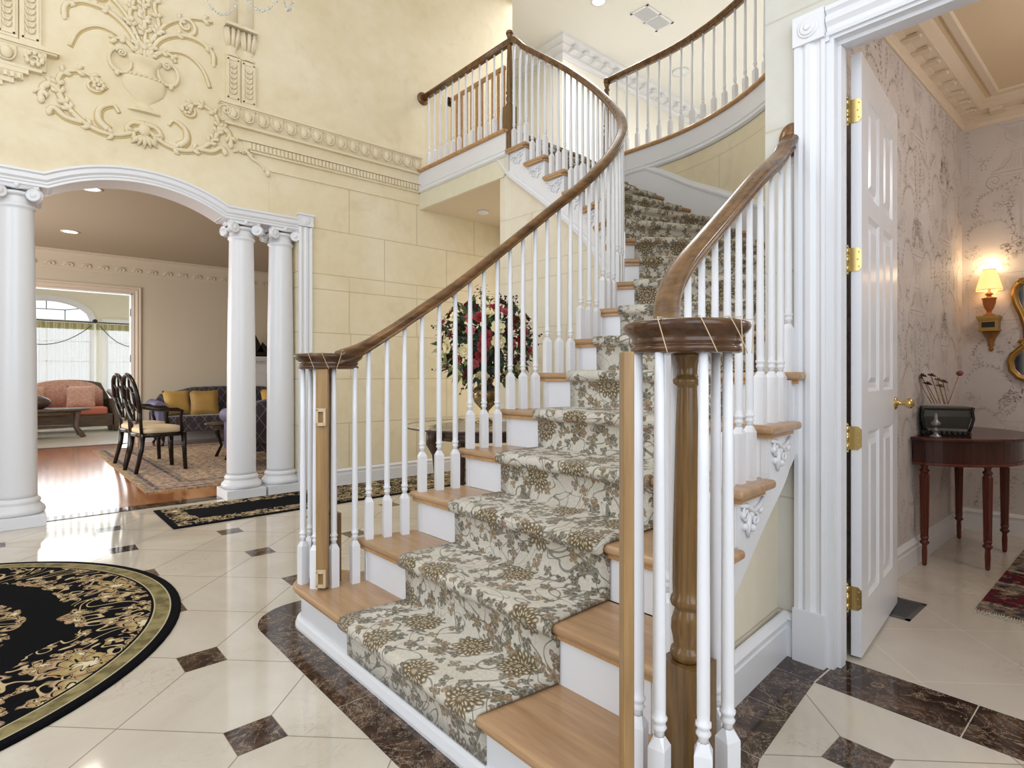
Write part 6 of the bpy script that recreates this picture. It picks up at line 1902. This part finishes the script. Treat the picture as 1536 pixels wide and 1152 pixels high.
# fireplace
fp = thing('fireplace', 'white fireplace mantel with dentil moulding on the far living room wall', 'fireplace', (4.05, 11.05, 0))
mb = MB(); y1 = 11.05
mb.b2(3.35, 4.75, y1-.24, y1, 1.385, 1.425); mb.b2(3.39, 4.71, y1-.20, y1, 1.35, 1.385); obj('mantel_shelf', mb, MT['white'], fp)
mb = MB(); mb.b2(3.44, 4.66, y1-.14, y1, 1.12, 1.35); mb.b2(3.44, 3.66, y1-.14, y1, 0, 1.12); mb.b2(4.44, 4.66, y1-.14, y1, 0, 1.12); mb.b2(3.42, 4.68, y1-.155, y1, 1.135, 1.15); obj('surround', mb, MT['white'], fp)
mb = MB(); x = 3.42
while x < 4.68: mb.b2(x, x+.02, y1-.17, y1-.13, 1.30, 1.345); x += .036
obj('dentil', mb, MT['white'], fp)
obj('hearth_panel', MB().b2(3.66, 4.44, y1-.06, y1, 0, 1.12), simple('cream_marble_slab', 'C9BBA6', .2, var=.1), fp)
obj('firebox', MB().b2(3.80, 4.30, y1-.065, y1-.02, 0, .75), MT['black'], fp)
sp_ = thing('ship_sculpture', 'black sailing ship figurine on the white mantel shelf', 'sculpture', (3.58, 10.93, 1.425))
q = Vector((3.58, 10.93, 1.425))
obj('hull', MB().ell(q+Vector((0, 0, .05)), (.15, .05, .05), 14, 8), MT['black'], sp_)
for (a, h_, dx_) in ((-.10, .40, -.03), (.02, .27, .09)):
    mb = MB(); mb.slab([q+Vector((a-.03, -.012, .07)), q+Vector((a+.15+dx_*.2, -.012, .09)), q+Vector((a-.01, -.012, h_))], (0, 1, 0), .025); mb.slab([q+Vector((a-.10, -.012, .08)), q+Vector((a-.02, -.012, .08)), q+Vector((a-.015, -.012, h_*.9))], (0, 1, 0), .02); obj('sail', mb, MT['black'], sp_)
obj('base', MB().b2(q.x-.10, q.x+.10, q.y-.04, q.y+.04, q.z, q.z+.015), MT['black'], sp_)
pf = thing('picture_frame', 'dark framed picture hanging on the far living room wall by the jamb', 'picture', (4.42, 11.04, 1.55))
obj('frame', MB().b2(4.30, 4.60, 11.02, 11.05, 1.55, 2.15), MT['black'], pf, bevel=.004)
obj('picture', MB().b2(4.34, 4.56, 11.015, 11.021, 1.59, 2.11), patterned('small_picture', '5A5040', 'A39474', 9), pf)
# downlights
def ceil_pt(px, py, z):
    k = (px-768)/871.; Z = (z-CAM_H)*871/(562-py); return Vector(((cos(TH)+k*sin(TH))*Z, (sin(TH)-k*cos(TH))*Z, z))
def downlight(x, y, z, label, power=0, c=(1, .93, .82)):
    t = thing('downlight', label, 'ceiling light', (x, y, z), None)
    obj('trim_ring', MB().lathe((x, y, z-.006), [(.075, .006), (.105, .006), (.105, .002), (.078, 0), (.075, .001)], 28, caps=False), MT['white'], t)
    obj('lens', MB().lathe((x, y, z-.003), [(0, 0), (.078, 0)], 28, caps=False), MT['lens'], t)
    if power:
        l = area('downlight_lamp', (x, y, z-.02), (0, 0, 0), .14, .14, power, c, 140)
    return t
downlight(.69, 7.16, 2.967, 'round lit downlight in the living room ceiling, nearer one', 14, (1, .86, .72))
downlight(.70, 9.50, 2.967, 'round lit downlight in the living room ceiling, farther one', 14, (1, .86, .72))
downlight(.2, 13.6, 3.55, 'lit downlight in the sun room ceiling', 0)
_q = ceil_pt(898, 2, CH)
downlight(_q.x, _q.y, CH, 'lit downlight in the upper hall ceiling above the landing', 26, (1, .95, .88))
def ceil_pt(px, py, z):
    k = (px-768)/871.; Z = (z-CAM_H)*871/(562-py); return Vector(((cos(TH)+k*sin(TH))*Z, (sin(TH)-k*cos(TH))*Z, z))
q = ceil_pt(725, 317, FH-.42)
tag(obj('smoke_detector', MB().lathe((q.x, q.y, FH-.42-.028), [(.03, 0), (.062, .004), (.066, .014), (.066, .028)], 28), MT['white']), 'round white detector on the soffit beneath the balcony', 'smoke detector')
q = ceil_pt(1021, 107, CH)
tag(obj('smoke_detector', MB().lathe((q.x, q.y, CH-.04), [(.04, 0), (.12, .006), (.13, .02), (.13, .04)], 28), MT['white']), 'round white detector on the upper hall ceiling', 'smoke detector')
q = ceil_pt(978, 27, CH)
vt = thing('ceiling_vent', 'white slotted air vent in the upper hall ceiling', 'vent', tuple(q))
mb = MB(); a, b = .30, .14
for u0, u1, v0, v1 in ((-a, a, -b, -b+.03), (-a, a, b-.03, b), (-a, -a+.03, -b, b), (a-.03, a, -b, b), (-.01, .01, -b, b)): mb.b2(q.x+u0, q.x+u1, q.y+v0, q.y+v1, CH-.012, CH)
obj('frame', mb, MT['white'], vt)
mb = MB()
for k in range(9): mb.box((q.x, q.y-b+.04+k*.025, CH-.008), (2*a-.05, .004, .018), 0, M=Matrix.Rotation(.6, 3, 'X'))
obj('slats', mb, MT['white'], vt)
obj('backing', MB().b2(q.x-a+.02, q.x+a-.02, q.y-b+.02, q.y+b-.02, CH-.002, CH-.001), MT['iron'], vt)

# ================================================================ sun room
so = thing('wicker_sofa', 'dark wicker sofa with salmon floral cushions under the sun room window', 'sofa', (.55, 14.1, 0))
X0, X1, Y0, Y1 = -1.1, 1.78, 13.75, 14.6
mb = MB(); n = 40; vs = []
for i in range(n+1):
    x = X0+(X1-X0)*i/n; u = (x-X0)/(X1-X0); h_ = .80+.20*abs(sin(PI*u*2.5))**.6 if 0.0 < u < 1 else .8; h_ = .78+.22*(1-(2*((u*2) % 1)-1)**2*.6)
    ed = min(1, .55+min(u, 1-u)*6)
    for y, z in ((Y1-.16, .2), (Y1-.10, h_*ed), (Y1, h_*ed), (Y1, .2)): vs.append((x, y, z))
mb.add(vs, [(i*4+j, (i+1)*4+j, (i+1)*4+(j+1) % 4, i*4+(j+1) % 4) for i in range(n) for j in range(4)]+[(0, 1, 2, 3), tuple(n*4+j for j in (3, 2, 1, 0))], True); obj('backrest', mb, MT['wicker'], so)
obj('base', MB().b2(X0+.04, X1-.04, Y0, Y1-.1, .10, .33), MT['wicker'], so, bevel=.02)
for x in (X0+.07, X1-.07):
    s = 1 if x > 0 else -1
    mb = MB(); mb.tube([(x, Y1-.1, .76), (x+s*.03, Y0+.35, .68), (x+s*.05, Y0+.05, .60), (x+s*.03, Y0-.08, .45), (x+s*.02, Y0-.10, .2), (x+s*.02, Y0-.06, 0.0)], [.05, .06, .065, .055, .045, .04], 10)
    mb.b2(x-.03, x+.03, Y0, Y1-.1, .0, .62); obj('armrest', mb, MT['wicker'], so)
for k in range(2):
    xa = X0+.18+k*1.28
    obj('seat_cushion', MB().b2(xa, xa+1.24, Y0-.03, Y1-.25, .33, .47), MT['coral'], so, bevel=.04, seg=3)
    mb = MB(); vs = []; m = 14
    for i in range(m+1):
        u = i/m; x = xa+.02+1.2*u; h_ = .90+.10*sin(PI*u)-.12*(abs(2*u-1)**6)
        for y, z in ((Y1-.34, .47), (Y1-.36, h_*.7), (Y1-.27, h_), (Y1-.13, h_), (Y1-.12, .47)): vs.append((x, y, z))
    mb.add(vs, [(i*5+j, (i+1)*5+j, (i+1)*5+(j+1) % 5, i*5+(j+1) % 5) for i in range(m) for j in range(5)]+[(0, 1, 2, 3, 4), tuple(m*5+j for j in (4, 3, 2, 1, 0))], True)
    obj('back_cushion', mb, MT['salmon'], so)
pillow((.42, 14.05, .66), .23, -.4, .1, MT['pinkp'], 'pink floral pillow on the left half of the wicker sofa')
pillow((1.20, 14.05, .67), .23, -.4, -.1, MT['pinkp'], 'pink floral pillow on the right half of the wicker sofa')
wt = thing('wicker_coffee_table', 'dark wicker coffee table with lower shelf in the sun room', 'table', (.3, 12.95, 0))
obj('table_top', MB().lathe((.32, 12.95, .46), [(.88, 0), (.93, .01), (.93, .035), (.90, .045)], 44, sy=.42), MT['wicker'], wt)
obj('lower_shelf', MB().lathe((.32, 12.95, .17), [(.66, 0), (.68, .03)], 36, sy=.42), MT['wicker'], wt)
obj('apron', MB().lathe((.32, 12.95, .40), [(.78, 0), (.80, .06)], 36, sy=.42), MT['wicker'], wt)
for sx_ in (-1, 1):
    for sy_ in (-1, 1):
        obj('leg', MB().tube([(.32+sx_*.72, 12.95+sy_*.22, .45), (.32+sx_*.70, 12.95+sy_*.21, .2), (.32+sx_*.80, 12.95+sy_*.26, 0)], [.035, .03, .045], 8), MT['wicker'], wt)
bw = tag(obj('ball_vase', MB().lathe((.52, 12.90, .505), [(.05, 0), (.12, .03), (.165, .10), (.16, .15), (.12, .19), (.05, .215), (.04, .225)], 28), simple('dark_pottery', '4A3A36', .35, var=.4)), 'dark round pottery vase on the wicker coffee table', 'vase')
# curtains with rod
def curtain(name, x0, x1, label, y=14.80):
    t = thing(name, label, 'curtain', ((x0+x1)/2, y, .03), 'sheer white curtains in the sun room')
    mb = MB(); n = int((x1-x0)/.018); vs = []
    for i in range(n+1):
        x = x0+(x1-x0)*i/n
        for z in (.03, 1.2, 2.03): vs.append((x, y+.022*sin(i*.9), z))
    mb.add(vs, [(i*3+j, (i+1)*3+j, (i+1)*3+j+1, i*3+j+1) for i in range(n) for j in (0, 1)], True); sp0 = obj('sheer_panel', mb, MT['sheer'], t)
    mb = MB(); vs = []
    for i in range(n+1):
        x = x0+(x1-x0)*i/n
        for z in (2.03, 2.16): vs.append((x, y+.026*sin(i*.9), z))
    mb.add(vs, [(i*2, (i+1)*2, (i+1)*2+1, i*2+1) for i in range(n)], True); obj('heading_band', mb, simple('green_gold_band', 'B9B58A', .8), sp0)
    mb = MB(); w_ = x1-x0
    mb.tube([(x0+.06+(w_-.1)*i/20, y-.03, 2.12-.42*(1-(2*i/20-1)**2)) for i in range(21)], .008, 5); obj('swag_cord', mb, MT['iron'], t)
    return t
curtain('curtain', -.25, 1.48, 'sheer white curtain over the arched sun room window')
curtain('curtain', 1.52, 2.75, 'sheer white curtain over the narrow window by the sun room doorway')
rd = thing('curtain_rod', 'thin iron curtain rod with round finial in the sun room', 'curtain rod', (.6, 14.8, 2.19))
obj('rod', MB().cyl((-.5, 14.8, 2.185), (2.9, 14.8, 2.185), .014, n=8), MT['iron'], rd)
obj('finial', MB().ell((1.50, 14.78, 2.21), .05, 12, 8), MT['iron'], rd)
hg = MB()
for z in (.62, 1.36, 2.10): hg.b2(1.585, 1.592, 11.06, 11.12, z-.06, z+.06)
tag(obj('door_hinge', hg, MT['iron']), 'three dark hinges on the white jamb of the sun room doorway', 'hinge')

# ================================================================ chandelier (only its lowest bead swags hang into view)
ch = thing('chandelier', 'crystal chandelier with bead swags hanging in the foyer above the rug', 'chandelier', (.29, 3.2, 3.0))
_k = (350-768)/871.; cc = Vector(((cos(TH)+_k*sin(TH))*3.0, (sin(TH)-_k*cos(TH))*3.0, 3.55))
obj('stem', MB().cyl(cc+Vector((0, 0, .2)), (cc.x, cc.y, CH), .012, n=8), MT['brass'], ch)
obj('body', MB().lathe(cc+Vector((0, 0, -.12)), [(.0, 0), (.03, .02), (.06, .06), (.03, .12), (.05, .2), (.09, .26), (.04, .34), (.03, .5), (.05, .6)], 20), MT['brass'], ch)
for k in range(8):
    a = k*PI/4+.2; d_ = Vector((cos(a), sin(a), 0))
    ar_ = obj('arm', MB().tube([cc+Vector((0, 0, .1)), cc+d_*.25+Vector((0, 0, -.02)), cc+d_*.45+Vector((0, 0, .04)), cc+d_*.52+Vector((0, 0, .16))], .010, 6), MT['brass'], ch)
    obj('candle_cup', MB().lathe(cc+d_*.52+Vector((0, 0, .16)), [(.01, 0), (.05, .02), (.055, .03), (.02, .035), (.014, .05), (.014, .14)], 14), MT['white'], ar_)
def swag(p, q, drop, parent, n=15):
    mb = MB(); p = Vector(p); q = Vector(q)
    for i in range(n+1):
        u = i/n; m = p+(q-p)*u+Vector((0, 0, -drop*(1-(2*u-1)**2))); r_ = .0075 if i % 3 else .011
        mb.add([m+Vector(e)*r_ for e in ((1, 0, 0), (0, 1, 0), (-1, 0, 0), (0, -1, 0), (0, 0, 1.2), (0, 0, -1.2))], [(0, 1, 4), (1, 2, 4), (2, 3, 4), (3, 0, 4), (1, 0, 5), (2, 1, 5), (3, 2, 5), (0, 3, 5)])
    mb.tube([p+(q-p)*(i/20)+Vector((0, 0, -drop*(1-(i/10-1)**2))) for i in range(21)], .001, 4)
    obj('bead_swag', mb, MT['crystal'], parent)
SW = []
def cpx(px, py, Z):
    k = (px-768)/871.; return Vector(((cos(TH)+k*sin(TH))*Z, (sin(TH)-k*cos(TH))*Z, CAM_H-(py-562)*Z/871.))
ZC = 2.55
ring = []
for k in range(8):
    a = 2*PI*k/8+.35; ring.append(Vector((cc.x+.31*cos(a), cc.y+.31*sin(a), 3.27)))
for k in range(8): swag(ring[k], ring[(k+1) % 8], .11+.06*(k % 2), ch, 18)
for p in ring[::2]: swag(p, cc+Vector((0, 0, -.1)), .02, ch, 17)
obj('ring', MB().tube(ring+[ring[0]], .006, 6), MT['brass'], ch)
# doorbell / keypad device on the wall end
kd = thing('wall_device', 'small clear plastic sensor box on the wall end above the stair string', 'sensor', (2.31, 1.0, 1.17))
obj('case', MB().b2(2.285, 2.33, .975, 1.012, 1.125, 1.185), simple('smoky_plastic', '6E6A66', .2), kd, bevel=.003)
obj('lens', MB().b2(2.281, 2.286, .98, .995, 1.135, 1.175), MT['black'], kd)
